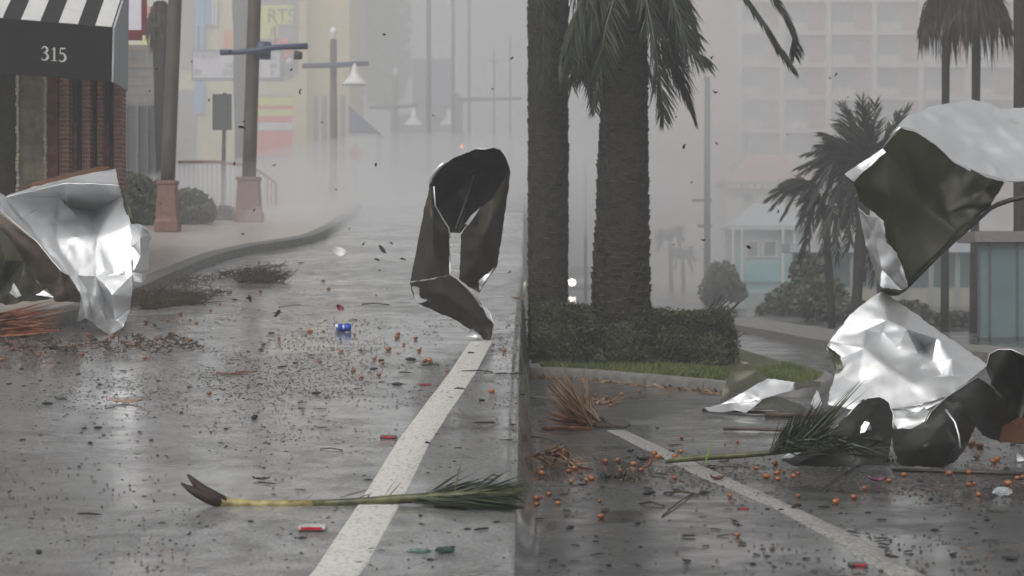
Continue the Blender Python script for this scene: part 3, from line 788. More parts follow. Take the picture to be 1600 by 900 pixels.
# ================================================================== LARGE STRUCTURE: right street
# planted island: kerb, turf, clipped hedge
ISL = [(827, 590.6), (845, 591.5), (900, 594), (1010, 602), (1085, 609), (1130, 614), (1200, 619), (1262, 620), (1298, 612), (1306, 603), (1296, 596)]
isl = curve_pts([Vector((v.x, v.y, 0)) for v in (GR(a, b) for a, b in ISL)], 70)
def island():
    bm = bmesh.new(); prev = None
    for i, v in enumerate(isl):
        a = isl[max(0, i - 1)]; b = isl[min(70, i + 1)]; t = (b - a).normalized(); n = Vector((-t.y, t.x, 0))
        ring = []
        for d, z in ((0, -.03), (.012, .075), (.035, .098), (.14, .1), (.14, -.03)):
            q = v + n * d; ring.append(bm.verts.new((q.x, q.y, gh(v.x, v.y) + z)))
        if prev:
            for k in range(4): bm.faces.new((prev[k], ring[k], ring[k + 1], prev[k + 1]))
        prev = ring
    tag(mesh_obj('kerb', bm, M_CONC, None, 40), 'pale concrete kerb curving around the planted island', kind='structure')
    bm = bmesh.new(); inner = []
    for i, v in enumerate(isl):
        a = isl[max(0, i - 1)]; b = isl[min(70, i + 1)]; t = (b - a).normalized(); n = Vector((-t.y, t.x, 0))
        q = v + n * .139; inner.append(q)
    prev = None
    for q in inner:
        yb = 24.0
        row = [bm.verts.new((q.x, q.y + (max(yb, q.y + .3) - q.y) * f, .085 + .02 * noise.noise(Vector((q.x * 2, q.y + f * 4, 0))))) for f in (0, .15, .4, 1)]
        if prev:
            for k in range(3): bm.faces.new((prev[k], row[k], row[k + 1], prev[k + 1]))
        prev = row
    tag(mesh_obj('turf', bm, M_SOIL, None, True), 'turf of the planted island', kind='structure')
    bm = bmesh.new(); r = random.Random(4)
    for _ in range(9000):
        k = r.randrange(len(inner) - 8); q = inner[k].lerp(inner[k + 1], r.random()); y = q.y + r.random() ** 1.4 * 2.4 + .02
        if y > 21: continue
        h = r.uniform(.025, .065); p = Vector((q.x, y, .09))
        d = Vector((r.uniform(-.03, .05), r.uniform(-.03, .03), h)); wv = Vector((r.uniform(-1, 1), r.uniform(-1, 1), 0)).normalized() * .006
        bm.faces.new([bm.verts.new(p - wv), bm.verts.new(p + wv), bm.verts.new(p + d)])
    tag(mesh_obj('grass', bm, M_GRASS), 'short green grass in front of the clipped hedge', kind='stuff')
island()
def hedge():
    x0, x1 = P(780, 0, 19.6).x, P(1142, 0, 20.0).x
    y0, y1 = 19.5, 21.4
    root = thing('clipped_hedge', ((x0 + x1) / 2, 20.4, .08), 'clipped green hedge at the foot of the two big palms', 'hedge')
    xb = 0.007 * 20 + .06
    top = lambda x: .58 + .05 * noise.noise(Vector((x * 1.3, 0, 5))) + (.03 if x < .8 else -.02 * (x - .8))
    def core(bm):
        n = 24
        for i in range(n):
            xa = xb + .07 + (x1 - .1 - xb - .07) * i / n; xc = xb + .07 + (x1 - .1 - xb - .07) * (i + 1) / n
            h = top((xa + xc) / 2) - .12 - (.10 if i > n - 3 else 0)
            add_box(bm, ((xa + xc) / 2, (y0 + y1) / 2, .07 + h / 2), (xc - xa - .012, y1 - y0 - .28, h))
    part('light_block_core', root, M_TWIG, core, kind='stuff')  # plain dark boxes added unseen inside the leaves to block light
    def leaves(bm):
        r = random.Random(9)
        def leaf(p, nrm, s):
            a = (Vector((r.uniform(-1, 1), r.uniform(-1, 1), r.uniform(-1, 1))) + nrm * .3).normalized()
            b = a.cross(nrm + Vector((r.uniform(-.6, .6), r.uniform(-.6, .6), r.uniform(-.6, .6))))
            if b.length < .1: return
            b = b.normalized() * s * .3; a = a * s * .5
            bm.faces.new([bm.verts.new(p - a), bm.verts.new(p + b), bm.verts.new(p + a), bm.verts.new(p - b)])
        for _ in range(42000):
            f = r.random(); x = r.uniform(xb, x1)
            lump = .07 * noise.noise(Vector((x * 3.1, f * 2, 2.2)))
            t = top(x)
            edge = max(0, (x - (x1 - .25)) / .25)
            if f < .52:
                z = .1 + r.random() ** .85 * (t - .02); lump = .09 * noise.noise(Vector((x * 3.2, z * 4, 2.2))); p = Vector((x, y0 + lump + .18 * (z / t) ** 6 + r.uniform(-.01, .14) + edge ** 2 * .2, z)); nrm = Vector((0, -1, .2))
            elif f < .88:
                y = r.uniform(y0 + .05, y1); p = Vector((x, y, t + .05 + .05 * noise.noise(Vector((x * 3, y * 3, 0))) - r.uniform(-.02, .12) - edge ** 2 * .12)); nrm = Vector((0, 0, 1))
            else:
                z = .12 + r.random() * (t - .08); y = r.uniform(y0 + .1, y1); p = Vector((x1 - r.uniform(-.05, .16) + .08 * noise.noise(Vector((y * 3, z * 5, 7))), y, z)); nrm = Vector((1, 0, 0))
            if noise.noise(p * 5.5) < -.42: continue
            leaf(p, nrm, r.uniform(.018, .042))
        for _ in range(120):   # loose shoots standing proud of the clipping
            x = r.uniform(xb, x1); y = r.uniform(y0, y1); p = Vector((x, y, top(x) + .02))
            for k in range(5): leaf(p + Vector((r.uniform(-.02, .03) * k, 0, .018 * k)), Vector((0, 0, 1)), .04)
    part('foliage', root, M_HEDGE, leaves, kind='stuff')
    def tw(bm):
        r = random.Random(2)
        for _ in range(40):
            z = r.uniform(.1, .7); y = r.uniform(y0, y1)
            add_tube(bm, [(x1 - .15, y, z * .8), (x1 + r.uniform(-.02, .10), y, z + .08)], [.008, .004], 4)
    part('twigs', root, M_TWIG, tw, kind='stuff')
hedge()

# ---- the two big palms
def big_palm(pxb, pxt, y, wb, wt, label, fronds, seed, pyt=-150):
    a = P(pxb, 560, y); g = gz(a.x, y) + .07; top = P(pxt, pyt, y)
    root = thing('palm_tree', (a.x, y, g), label, 'palm tree', 'big palms behind the clipped hedge')
    s = y / FPX; r = random.Random(seed)
    n = 30
    path = [Vector((a.x, y, g)).lerp(top, i / n) for i in range(n + 1)]
    rad = [(wb + (wt - wb) * min(1, i / n * 1.3) ** .8) * s / 2 for i in range(n + 1)]
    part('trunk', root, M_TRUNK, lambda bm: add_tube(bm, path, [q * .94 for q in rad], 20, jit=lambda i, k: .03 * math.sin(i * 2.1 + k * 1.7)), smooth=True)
    def boots(bm):
        H = (top - path[0]).length; rows = int(H / .050); k_ = 18
        for j in range(rows):
            t = (j + .5) / rows; c = path[0].lerp(top, t); i = t * n; R_ = rad[int(i)]
            for k in range(k_):
                if r.random() < .06: continue
                an = 2 * math.pi * (k + .5 * (j % 2)) / k_ + r.uniform(-.16, .16)
                d = Vector((math.cos(an), math.sin(an), 0)); tn = Vector((-d.y, d.x, 0))
                hw = R_ * .17 * r.uniform(.6, 1.25); pr = R_ * r.uniform(.02, .12); hh = .035 * r.uniform(.7, 1.7)
                c0 = c + d * R_ * .92 + Vector((0, 0, r.uniform(-.02, .02)))
                v = [c0 - tn * hw - Vector((0, 0, hh)), c0 + tn * hw - Vector((0, 0, hh)), c0 + tn * hw * .7 + d * pr + Vector((0, 0, hh * .7)), c0 - tn * hw * .7 + d * pr + Vector((0, 0, hh * .7)), c0 + tn * hw * .6 + Vector((0, 0, hh)), c0 - tn * hw * .6 + Vector((0, 0, hh))]
                V = [bm.verts.new(q) for q in v]
                for q in ((0, 1, 2, 3), (3, 2, 4, 5), (0, 3, 5), (1, 4, 2)): bm.faces.new([V[z] for z in q])
    part('leaf_stubs', root, M_BOOT, boots, kind='stuff')
    for k, fr in enumerate(fronds):
        pts, leaf = fr[0], fr[1]
        W = [P(px, py, y + dy) for (px, py, dy) in pts]
        bm = bmesh.new()
        feather(bm, W, .018, leaf, fr[2] if len(fr) > 2 else 70, droop=.75, wind=Vector((.35, 0, 0)), w=.026, seed=seed * 50 + k)
        for v in bm.verts: v.co -= Vector(root.location)
        mesh_obj('frond', bm, [M_FROND, M_RACHIS], root)
    return root
c2 = (985, -90)
F2 = [
    ([(c2[0], c2[1], 0), (1030, -40, -.3), (1060, 20, -.5), (1075, 70, -.6), (1105, 92, -.7)], .36, 80),
    ([(c2[0], c2[1], 0), (1020, -30, .3), (1045, 40, .5), (1062, 110, .6), (1082, 176, .6)], .38, 90),
    ([(c2[0], c2[1], 0), (1005, -20, -.4), (1020, 50, -.6), (1030, 120, -.65), (1036, 188, -.6)], .34, 90),
    ([(c2[0], c2[1], 0), (1040, -50, .0), (1070, 0, .1), (1082, 40, .1), (1083, 66, .1)], .30, 70),
    ([(c2[0], c2[1], 0), (1010, -10, .5), (1030, 60, .8), (1058, 120, .9), (1078, 160, .9)], .34, 80),
    ([(c2[0], c2[1], 0), (960, -50, -.3), (930, 0, -.4), (905, 60, -.4), (900, 108, -.4)], .40, 90),
    ([(c2[0], c2[1], 0), (955, -40, .3), (935, 30, .5), (925, 100, .6), (928, 168, .6)], .34, 90),
    ([(c2[0], c2[1], 0), (950, -60, .2), (915, -10, .3), (885, 50, .3), (872, 110, .3)], .40, 80),
    ([(c2[0], c2[1], 0), (965, -20, -.5), (945, 50, -.7), (938, 110, -.7), (925, 160, -.7)], .30, 80),
    ([(c2[0], c2[1], 0), (1040, -120, .0), (1120, -60, -.1), (1180, 15, -.2), (1215, 70, -.2), (1240, 107, -.2)], .24, 130),
    ([(c2[0], c2[1], 0), (1050, -130, .3), (1140, -90, .4), (1200, -20, .4), (1235, 40, .4), (1241, 88, .4)], .26, 130),
    ([(c2[0], c2[1], 0), (970, -40, .6), (975, 20, .9), (1000, 80, 1.), (1020, 130, 1.)], .36, 70),
]
F2 += [([(985, -90, 0), (930 + 10 * k, -40, .2 * k - .4), (900 + 14 * k, 20, .2 * k - .5), (893 + 16 * k, 60 + 8 * k, .2 * k - .5), (890 + 17 * k, 105 + 16 * (k % 3), .2 * k - .5)], .34, 80) for k in range(5)]
F2 += [([(985, -90, 0), (1015 + 8 * k, -40, .3 - .2 * k), (1025 + 10 * k, 0, .4 - .2 * k), (1032 + 12 * k, 40, .4 - .2 * k), (1040 + 13 * k, 85 - 6 * k, .4 - .2 * k)], .32, 70) for k in range(4)]
F1 = [
    ([(860, -90, 0), (840, -40, -.3), (850, 20, -.5), (848, 90, -.5), (850, 160, -.5)], .22, 70),
    ([(860, -90, 0), (890, -50, -.3), (905, 10, -.4), (900, 70, -.4), (892, 130, -.4)], .36, 80),
    ([(860, -90, 0), (890, -60, .3), (925, 0, .4), (935, 60, .4), (918, 128, .4)], .36, 80),
    ([(860, -90, 0), (900, -70, .2), (950, -20, .3), (970, 40, .3), (965, 100, .3)], .34, 70),
]
big_palm(968, 981, 19.9, 104, 68, 'nearer big palm with thick rough dark trunk above the hedge', F2, 3)
big_palm(856, 857, 21.6, 64, 66, 'paler big palm trunk standing left behind the hedge', F1, 4)

# ---- hotel tower far behind
def hotel():
    Y = 240.0; b = P(1330, 448, Y)
    root = thing('hotel_tower', (b.x, Y, 0), 'tall hazy peach hotel tower with rows of balconies', 'hotel')
    part('wall', root, M_PEACH, lambda bm: slab(bm, 1042, 1720, -45, 443, Y, 18))
    part('wing', root, M_PEACH, lambda bm: slab(bm, 1022, 1156, 195, 443, Y - 4, 3.9))
    for k, px in enumerate((1156, 1222, 1295, 1367, 1440, 1513, 1586, 1659)):
        part('pilaster', root, M_PALE, lambda bm: slab(bm, px - 4, px + 4, -44, 442, Y - 1.1, 1.1))
    for r in range(9):
        py = -38 + r * 51
        part('floor_slab', root, M_PALE, lambda bm: slab(bm, 1160.5, 1710, py + 36, py + 41, Y - .95, .95))
        for k, px in enumerate((1156, 1222, 1295, 1367, 1440, 1513, 1586)):
            w_ = 66 if k == 0 else 73
            f = part('window', root, M_HWIN, lambda bm: slab(bm, px + 5, px + w_ * .52, py, py + 30, Y - .30, .3))
            part('window', root, M_PINK, lambda bm: slab(bm, px + w_ * .6, px + w_ - 5, py + 3, py + 30, Y - .24, .24), label=None)
            part('balcony_rail', root, M_PALE, lambda bm: slab(bm, px + 5, px + w_ * .54, py + 22, py + 35.6, Y - .93, .1))
hotel()
def gable_house(x0, x1, peak, eave, base, y, wall_m, roof_m, label, name, windows=()):
    b = P((x0 + x1) / 2, base, y); root = thing(name, (b.x, y, 0), label, 'building')
    D = (x1 - x0) * y / FPX * .7
    def wall(bm): slab(bm, x0 + 5, x1 - 5, eave - 1, 430 + FPX / y * 1.0, y, D)
    part('wall', root, wall_m, wall)
    def roof(bm):
        a = [P(x0, eave, y - .6), P(x1, eave, y - .6), P(x1, eave, y - .6) + Vector((0, D + 1.2, 0)), P(x0, eave, y - .6) + Vector((0, D + 1.2, 0))]
        m = (x0 + x1) / 2; w_ = (x1 - x0) * .18
        p = [P(m - w_, peak, y + D / 2), P(m + w_, peak, y + D / 2)]
        A = [bm.verts.new(v) for v in a]; B = [bm.verts.new(v) for v in p]
        A2 = [bm.verts.new(v - Vector((0, 0, .25))) for v in a]
        bm.faces.new((A[0], A[1], B[1], B[0])); bm.faces.new((A[1], A[2], B[1])); bm.faces.new((A[2], A[3], B[0], B[1])); bm.faces.new((A[3], A[0], B[0]))
        for i in range(4): bm.faces.new((A2[i], A2[(i + 1) % 4], A[(i + 1) % 4], A[i]))
        bm.faces.new(A2[::-1])
    part('roof', root, roof_m, roof)
    for (a, c, t, u) in windows:
        f = part('window', root, M_PALE, lambda bm: [slab(bm, a, c, t, t + 2, y - .1, .1), slab(bm, a, c, u - 2, u, y - .1, .1), slab(bm, a, a + 2, t + 2, u - 2, y - .1, .1), slab(bm, c - 2, c, t + 2, u - 2, y - .1, .1)])
        part('pane', f, M_GLASS, lambda bm: slab(bm, a + 2, c - 2, t + 2, u - 2, y - .05, .05))
    return root
rt = gable_house(1130, 1268, 243, 282, 460, 150, M_PALE, M_PINK, 'pale house with a faded pink roof before the hotel', 'beach_house', ((1160, 1178, 300, 318), (1200, 1218, 300, 318)))
part('fascia_blocks', rt, M_PALE, lambda bm: [slab(bm, 1138 + k * 11, 1145 + k * 11, 288, 294, 149.2, .7) for k in range(12)], kind='stuff')
rt = gable_house(1138, 1264, 318, 352, 450, 108, M_TEAL, M_ROOFG, 'turquoise beach pavilion with a pale hipped roof', 'beach_pavilion', ((1166, 1186, 376, 402), (1192, 1214, 376, 402)))
for px in (1144, 1158, 1222, 1240): part('post', rt, M_PALE, lambda bm: slab(bm, px, px + 3, 354, 442, 107.3, .15))
part('lower_panel', rt, mat('deep_teal', (.12, .38, .40), .6), lambda bm: slab(bm, 1150, 1250, 412, 440, 107.75, .1))
# turquoise arcade behind the palms
b0 = P(1380, 480, 62); r_ = thing('turquoise_arcade', (b0.x, 62, 0), 'low turquoise arcade seen between the palm trunks', 'building')
part('back_wall', r_, M_TEAL, lambda bm: slab(bm, 1240, 1640, 392, 478, 63, .3))
part('low_wall', r_, mat('tan_low_wall', (.30, .28, .22), .8), lambda bm: slab(bm, 1238, 1640, 450, 478.5, 61.8, .25))
part('roof_beam', r_, M_ROOFG, lambda bm: slab(bm, 1234, 1644, 380, 394, 61.5, 2))
for k in range(10): part('column', r_, mat('arcade_column', (.22, .24, .24), .7) if k == 0 else bpy.data.materials['arcade_column'], lambda bm: slab(bm, 1246 + k * 41, 1254 + k * 41, 394.5, 478, 61.75, .2))
# glass shelter at right
def shelter():
    Y = 29.0; b = P(1570, 533, Y); root = thing('glass_shelter', (b.x, Y, 0), 'blue glass street shelter with a pinkish roof beam at the right', 'shelter')
    part('roof_beam', root, mat('pinkish_beam', (.20, .17, .165), .6), lambda bm: slab(bm, 1524, 1690, 361, 378, Y - .1, 1.2))
    for a in (1528, 1545, 1588, 1630):
        part('mullion', root, M_SIGNGREY, lambda bm: slab(bm, a, a + 3, 378.5, 533, Y, .05))
    for a, c in ((1531.2, 1544.8), (1548.2, 1587.8), (1591.2, 1629.8)):
        part('glass_pane', root, M_SHGLASS, lambda bm: slab(bm, a, c, 380, 526, Y + .02, .012))
    part('sill', root, M_SIGNGREY, lambda bm: slab(bm, 1526, 1690, 526.5, 534, Y + .0, .06))
shelter()

# ---- lamp pole and thin poles on the right
pole(1105, 120, 474, 68, 10, 'tall light pole with a pale band before the hotel', 'light pole', None, 'light_pole', M_SIGNGREY, arms=((1082, 1112, 313), (1090, 1112, 353)))
pole(915, 255, 470, 70, 5, 'thin hazy pole seen between the two big palms', 'pole', None, 'thin_pole', M_SIGNGREY)
pole(843, 365, 500, 25, 4, 'slim pale marker stake beside the paler palm', 'stake', None, 'marker_stake', M_SIGNWHITE)
# ---- oncoming car with a lit lamp
def car():
    Y = 92.0; c = P(914, 463, Y); root = thing('oncoming_car', (c.x, Y, 0), 'hazy oncoming car with a lit headlight between the palms', 'car')
    L, W, H = 4.4, 1.8, 1.45
    body_m = mat('grey_car_paint', (.25, .26, .27), .35, coat=.5); x = c.x
    def prof(bm):
        pr = [(0, .25), (0, .62), (.08, .78), (1.15, .95), (1.85, 1.42), (3.4, 1.45), (4.2, 1.0), (4.4, .85), (4.4, .28)]
        A = [bm.verts.new((x - W / 2 + (.12 if z > 1.1 else 0), Y + y_, z)) for y_, z in pr]; B = [bm.verts.new((x + W / 2 - (.12 if z > 1.1 else 0), Y + y_, z)) for y_, z in pr]
        bm.faces.new(A); bm.faces.new(B[::-1])
        for i in range(len(pr)): bm.faces.new((A[i], B[i], B[(i + 1) % len(pr)], A[(i + 1) % len(pr)]))
    part('body', root, body_m, prof)
    def ws(bm):
        V = [(x - .74, Y + 1.17, .985), (x + .74, Y + 1.17, .985), (x + .62, Y + 1.80, 1.40), (x - .62, Y + 1.80, 1.40)]
        A = [bm.verts.new(Vector(v) + Vector((0, -.015, .012))) for v in V]; bm.faces.new(A)
    part('windscreen', root, M_GLASS, ws)
    for sx in (-1, 1):
        for wy in (.85, 3.5):
            w_ = part('wheel', root, M_DARKFRAME, lambda bm: add_tube(bm, [(x + sx * .72, Y + wy, .32), (x + sx * .92, Y + wy, .32)], .32, 16))
            part('rim', w_, M_SIGNGREY, lambda bm: add_tube(bm, [(x + sx * .90, Y + wy, .32), (x + sx * .935, Y + wy, .32)], .19, 12))
        lit = sx < 0
        part('headlight', root, mat('headlight_lit', (.9, .85, .7), .2, emit=((1, .86, .6), 70)) if lit else M_GLASS, lambda bm: add_tube(bm, [(x + sx * .62, Y - .03, .66), (x + sx * .62, Y + .06, .66)], .14, 14), label='lit headlight' if lit else 'dark headlight')
    part('bumper', root, M_DARKFRAME, lambda bm: add_box(bm, (x, Y - .02, .38), (1.7, .12, .18), bevel=.03))
car()
# ---- far faint palms, wind-bent palm, fan palms with skirts
def spray_fronds(tips, leaf, w_, seed, droop=.35, n=36):
    def f(root, top):
        y = top.y; r = random.Random(seed)
        for k, (px, py, bow) in enumerate(tips):
            e = P(px, py, y + r.uniform(-.6, .6)); m = top.lerp(e, .55) + Vector((0, r.uniform(-.2, .2), bow))
            bm = bmesh.new()
            feather(bm, [top, top.lerp(m, .5) + Vector((0, 0, bow * .35)), m, e], .03, leaf, n, droop, Vector((-.25, 0, 0)), w=w_, seed=seed + k, start=.1, n_r=8, along=1.9)
            for v in bm.verts: v.co -= Vector(root.location)
            mesh_obj('frond', bm, [M_FROND, M_RACHIS], root)
    return f
plain_palm(1049, 470, 1047, 380, 108, 7, 6, 'faint small palm left of the light pole', spray_fronds([(1030, 372, .3), (1064, 372, .3), (1038, 360, .2), (1058, 358, .2), (1028, 392, .6), (1066, 394, .6)], .7, .12, 91, n=14), group='faint small palms before the hotel')
plain_palm(1068, 470, 1067, 410, 112, 6, 6, 'faint shorter palm nearest the light pole', spray_fronds([(1052, 402, .3), (1083, 403, .3), (1060, 392, .2), (1075, 391, .2), (1055, 418, .6), (1082, 420, .6)], .7, .12, 92, n=14), group='faint small palms before the hotel')
wind_tips = [(1320, 163, .1), (1330, 175, .1), (1347, 155, .1), (1356, 170, .0), (1368, 160, .0), (1405, 172, .05), (1418, 168, .05), (1288, 208, .25), (1298, 214, .25), (1306, 226, .2), (1258, 240, .3), (1262, 254, .3), (1255, 268, .3), (1268, 282, .35),
             (1272, 300, .45), (1262, 325, .6), (1272, 345, .6), (1285, 370, .6), (1302, 385, .5), (1320, 395, .4), (1345, 400, .3), (1245, 262, .3), (1258, 290, .4), (1280, 226, .3), (1312, 190, .2), (1250, 312, .5)]
plain_palm(1335, 516, 1352, 285, 35, 15, 22, 'wind-lashed palm with fronds streaming left behind the flying sheet', spray_fronds(wind_tips, .42, .05, 93, .4, 40))
plain_palm(1300, 512, 1290, 330, 37, 12, 12, 'lower palm beneath the wind-lashed one', spray_fronds([(1200, 310, .4), (1205, 325, .45), (1212, 295, .3), (1225, 285, .3), (1222, 340, .5), (1240, 290, .3), (1250, 350, .4), (1262, 380, .5), (1250, 410, .6), (1285, 400, .5), (1310, 410, .4), (1330, 380, .4), (1325, 340, .3)], .42, .05, 94, .5, 36))
plain_palm(1378, 514, 1374, 380, 36, 12, 12, 'stubby dark palm trunk right of the wind-lashed palm', spray_fronds([(1340, 420, .3), (1350, 440, .3), (1395, 430, .3), (1410, 420, .3), (1360, 450, .2)], .3, .05, 95, .6, 20))
plain_palm(1476, 512, 1478, 20, 35, 13, 12, 'left fan palm with a hanging skirt of dead leaves', skirt(1100, 1.25, .55, 96, .035), 'fan_palm', group='fan palms with hanging skirts')
plain_palm(1522, 520, 1526, 12, 33.5, 15, 13, 'right fan palm with a hanging skirt of dead leaves', skirt(1300, 1.35, .62, 97, .035), 'fan_palm', group='fan palms with hanging skirts')
plain_palm(1592, 525, 1593, -80, 31, 19, 18, 'bare thick palm trunk at the right edge before the shelter', skirt(300, 1.1, .5, 98, .06), 'fan_palm')
shrub('round_bush', [ell(1128, 438, 58, 26, 32), ell(1112, 455, 58, 20, 26), ell(1150, 455, 58, 18, 18)], 3500, .16, M_BUSH, 'round hazy bush below the turquoise pavilion', 31, 58)
shrub('roadside_bush', [ell(1238, 470, 48, 42, 30), ell(1200, 490, 48, 22, 18)], 4000, .14, M_BUSH, 'hazy roadside bush left of the palm trunks', 32, 48)
shrub('roadside_bush', [ell(1285, 470, 42, 44, 40), ell(1330, 490, 41, 40, 28), ell(1262, 430, 43, 30, 40)], 6000, .12, M_BUSH, 'taller dark bush around the palm trunks', 33, 42)
shrub('roadside_bush', [ell(1420, 495, 38, 46, 26), ell(1490, 505, 37, 40, 20)], 4500, .11, M_BUSH, 'low bush at the feet of the fan palms', 34, 38)
# far pavement edge of the right street
def far_kerb():
    bm = bmesh.new(); prev = None
    pts = curve_pts([Vector((v.x, v.y, 0)) for v in (GR(a, b) for a, b in ((1090, 507), (1200, 528), (1280, 545), (1400, 556), (1640, 575)))], 30)
    for i, v in enumerate(pts):
        a = pts[max(0, i - 1)]; b = pts[min(30, i + 1)]; t = (b - a).normalized(); n = Vector((-t.y, t.x, 0))
        row = [bm.verts.new((v.x + n.x * d, v.y + n.y * d, z)) for d, z in ((0, -.02), (.02, .12), (.2, .125), (1.1, .13))]
        if prev:
            for k in range(3): bm.faces.new((prev[k], row[k], row[k + 1], prev[k + 1]))
        prev = row
    tag(mesh_obj('pavement', bm, M_CONC, None, 40), 'pale pavement edge along the far side of the right street', kind='structure')
far_kerb()

# ================================================================== TORN METAL SHEETS
def metal(name, col, rough, metal_, dirt, scale=7, var=.06):
    m = bpy.data.materials.new(name); m.use_nodes = True
    t = m.node_tree; b = t.nodes['Principled BSDF']; L = t.links.new
    tc = t.nodes.new('ShaderNodeTexCoord')
    n = t.nodes.new('ShaderNodeTexNoise'); n.inputs['Scale'].default_value = scale; n.inputs['Detail'].default_value = 6
    L(tc.outputs['Object'], n.inputs['Vector'])
    r = t.nodes.new('ShaderNodeValToRGB'); e = r.color_ramp.elements
    e[0].position = .24; e[0].color = (*dirt, 1); e[1].position = .38; e[1].color = (*col, 1)
    L(n.outputs['Fac'], r.inputs['Fac']); L(r.outputs['Color'], b.inputs['Base Color'])
    b.inputs['Specular IOR Level'].default_value = .5 if metal_ > .6 else .28
    b.inputs['Metallic'].default_value = metal_
    n2 = t.nodes.new('ShaderNodeTexNoise'); n2.inputs['Scale'].default_value = 3.2; n2.inputs['Detail'].default_value = 4
    L(tc.outputs['Object'], n2.inputs['Vector'])
    mr = t.nodes.new('ShaderNodeMapRange'); mr.inputs['To Min'].default_value = rough * .75; mr.inputs['To Max'].default_value = rough * 1.3
    L(n2.outputs['Fac'], mr.inputs['Value']); L(mr.outputs[0], b.inputs['Roughness'])
    n3 = t.nodes.new('ShaderNodeTexNoise'); n3.inputs['Scale'].default_value = 26; n3.inputs['Detail'].default_value = 3
    L(tc.outputs['Object'], n3.inputs['Vector'])
    bp = t.nodes.new('ShaderNodeBump'); bp.inputs['Strength'].default_value = .06; bp.inputs['Distance'].default_value = .004
    L(n3.outputs['Fac'], bp.inputs['Height']); L(bp.outputs['Normal'], b.inputs['Normal'])
    return m
M_ALU = metal('bright_aluminium', (.80, .81, .82), .42, .90, (.70, .69, .66))
M_DARKMETAL = metal('tarred_sheet_underside', (.015, .0145, .012), .34, .12, (.018, .013, .009))
M_OLIVE = metal('olive_sheet_underside', (.085, .086, .060), .32, .50, (.045, .036, .022))
M_CURL = metal('brown_black_curl', (.036, .030, .022), .34, .25, (.060, .040, .024), scale=4)
M_UNDERSHADE = metal('shade_toned_underside', (.20, .15, .115), .30, .85, (.30, .17, .10), scale=3)  # dark brown base colour stands in for the shadows the underside reflects
M_BROWNM = metal('rusty_sheet_underside', (.14, .07, .04), .4, .5, (.06, .04, .03))

def sheet_part(name, root, verts, faces, y0, m, cuts=4, crumple=.010, seed=0, sharp=27, smooth_n=2, thick=.004, label=None, facet=.42, creases=8, soft=1):
    """torn sheet: named points (px, py, depth offset) joined by faces, bent and dented, with real thickness."""
    bm = bmesh.new(); V = {}
    for k, (px, py, d) in verts.items(): V[k] = bm.verts.new(P(px, py, y0 + d))
    for f in faces:
        names = f.split()
        vs_ = [V[n] for n in names]
        if len(vs_) <= 4:
            bm.faces.new(vs_)
        else:
            c = Vector((0, 0, 0))
            for v in vs_: c += v.co
            cv = bm.verts.new(c / len(vs_))
            for i in range(len(vs_)): bm.faces.new((vs_[i], vs_[(i + 1) % len(vs_)], cv))
    loose = [v for v in bm.verts if not v.link_faces]
    if loose: bmesh.ops.delete(bm, geom=loose, context='VERTS')
    bmesh.ops.triangulate(bm, faces=bm.faces[:])
    # crumpling: split every panel twice over and knock the new points in or out
    kr = random.Random(seed * 77 + 5)
    for lim, amp in ((.10, .085), (.05, .060)):
        old = set(bm.verts)
        bmesh.ops.subdivide_edges(bm, edges=[e for e in bm.edges if e.calc_length() > lim], cuts=1, use_grid_fill=True)
        bmesh.ops.triangulate(bm, faces=bm.faces[:]); bm.normal_update()
        for v in [v for v in bm.verts if v not in old]:
            L_ = min(e.calc_length() for e in v.link_edges)
            k_ = L_ * amp * (1 if not v.is_boundary else .5) * facet
            v.co += v.normal * kr.uniform(-k_, k_) + Vector((kr.uniform(-k_, k_), 0, kr.uniform(-k_, k_))) * 1.5
    bmesh.ops.subdivide_edges(bm, edges=bm.edges[:], cuts=1, use_grid_fill=True)
    bmesh.ops.triangulate(bm, faces=bm.faces[:])
    for _ in range(soft):
        inner = [v for v in bm.verts if not v.is_boundary]
        bmesh.ops.smooth_vert(bm, verts=inner, factor=.35, use_axis_x=True, use_axis_y=True, use_axis_z=True)
    bmesh.ops.recalc_face_normals(bm, faces=bm.faces[:])
    # make the outside face the street (towards -Y on the whole)
    if sum(f.normal.y * f.calc_area() for f in bm.faces) > 0:
        bmesh.ops.reverse_faces(bm, faces=bm.faces[:])
    bm.normal_update()
    sh = Vector((seed * 3.7, seed * 1.3, seed * 2.1))
    disp = {}
    co = [v.co for v in bm.verts]; lines = []
    for _ in range(creases):        # sharp straight creases running across the sheet
        p0 = co[kr.randrange(len(co))].copy(); n_ = Vector((kr.uniform(-1, 1), kr.uniform(-.3, .3), kr.uniform(-1, 1))).normalized()
        lines.append((p0, n_, kr.uniform(.03, .11), kr.uniform(.005, .017) * kr.choice((-1, 1)), kr.uniform(.15, .6)))
    for v in bm.verts:
        q = v.co * 3.4 + sh; q2 = v.co * 8.5 + sh
        a = noise.noise(q * .6); b = abs(noise.noise(q2 * .8))
        c = noise.noise(v.co * 22 + sh)
        disp[v] = v.normal * (sum(A * max(0, 1 - abs((v.co - p0).dot(n_)) / w_) * max(0, 1 - (v.co - p0).length / ln) for p0, n_, w_, A, ln in lines) * min(1, crumple / .008) + a * crumple * .7 - (1 - min(1, b * 3)) ** 2 * crumple * .35 + c * crumple * .07)
    for v, d in disp.items(): v.co += d * (.5 if v.is_boundary else 1)
    for v in bm.verts:      # ragged torn rim
        if v.is_boundary: v.co += Vector((noise.noise(v.co * 40), 0, noise.noise(v.co * 37 + sh))) * .006
    off = Vector(root.location)
    for v in bm.verts: v.co -= off
    if thick:
        r = bmesh.ops.solidify(bm, geom=bm.faces[:], thickness=-thick)
    o = mesh_obj(name, bm, m, root, sharp)
    return tag(o, label) if label else o

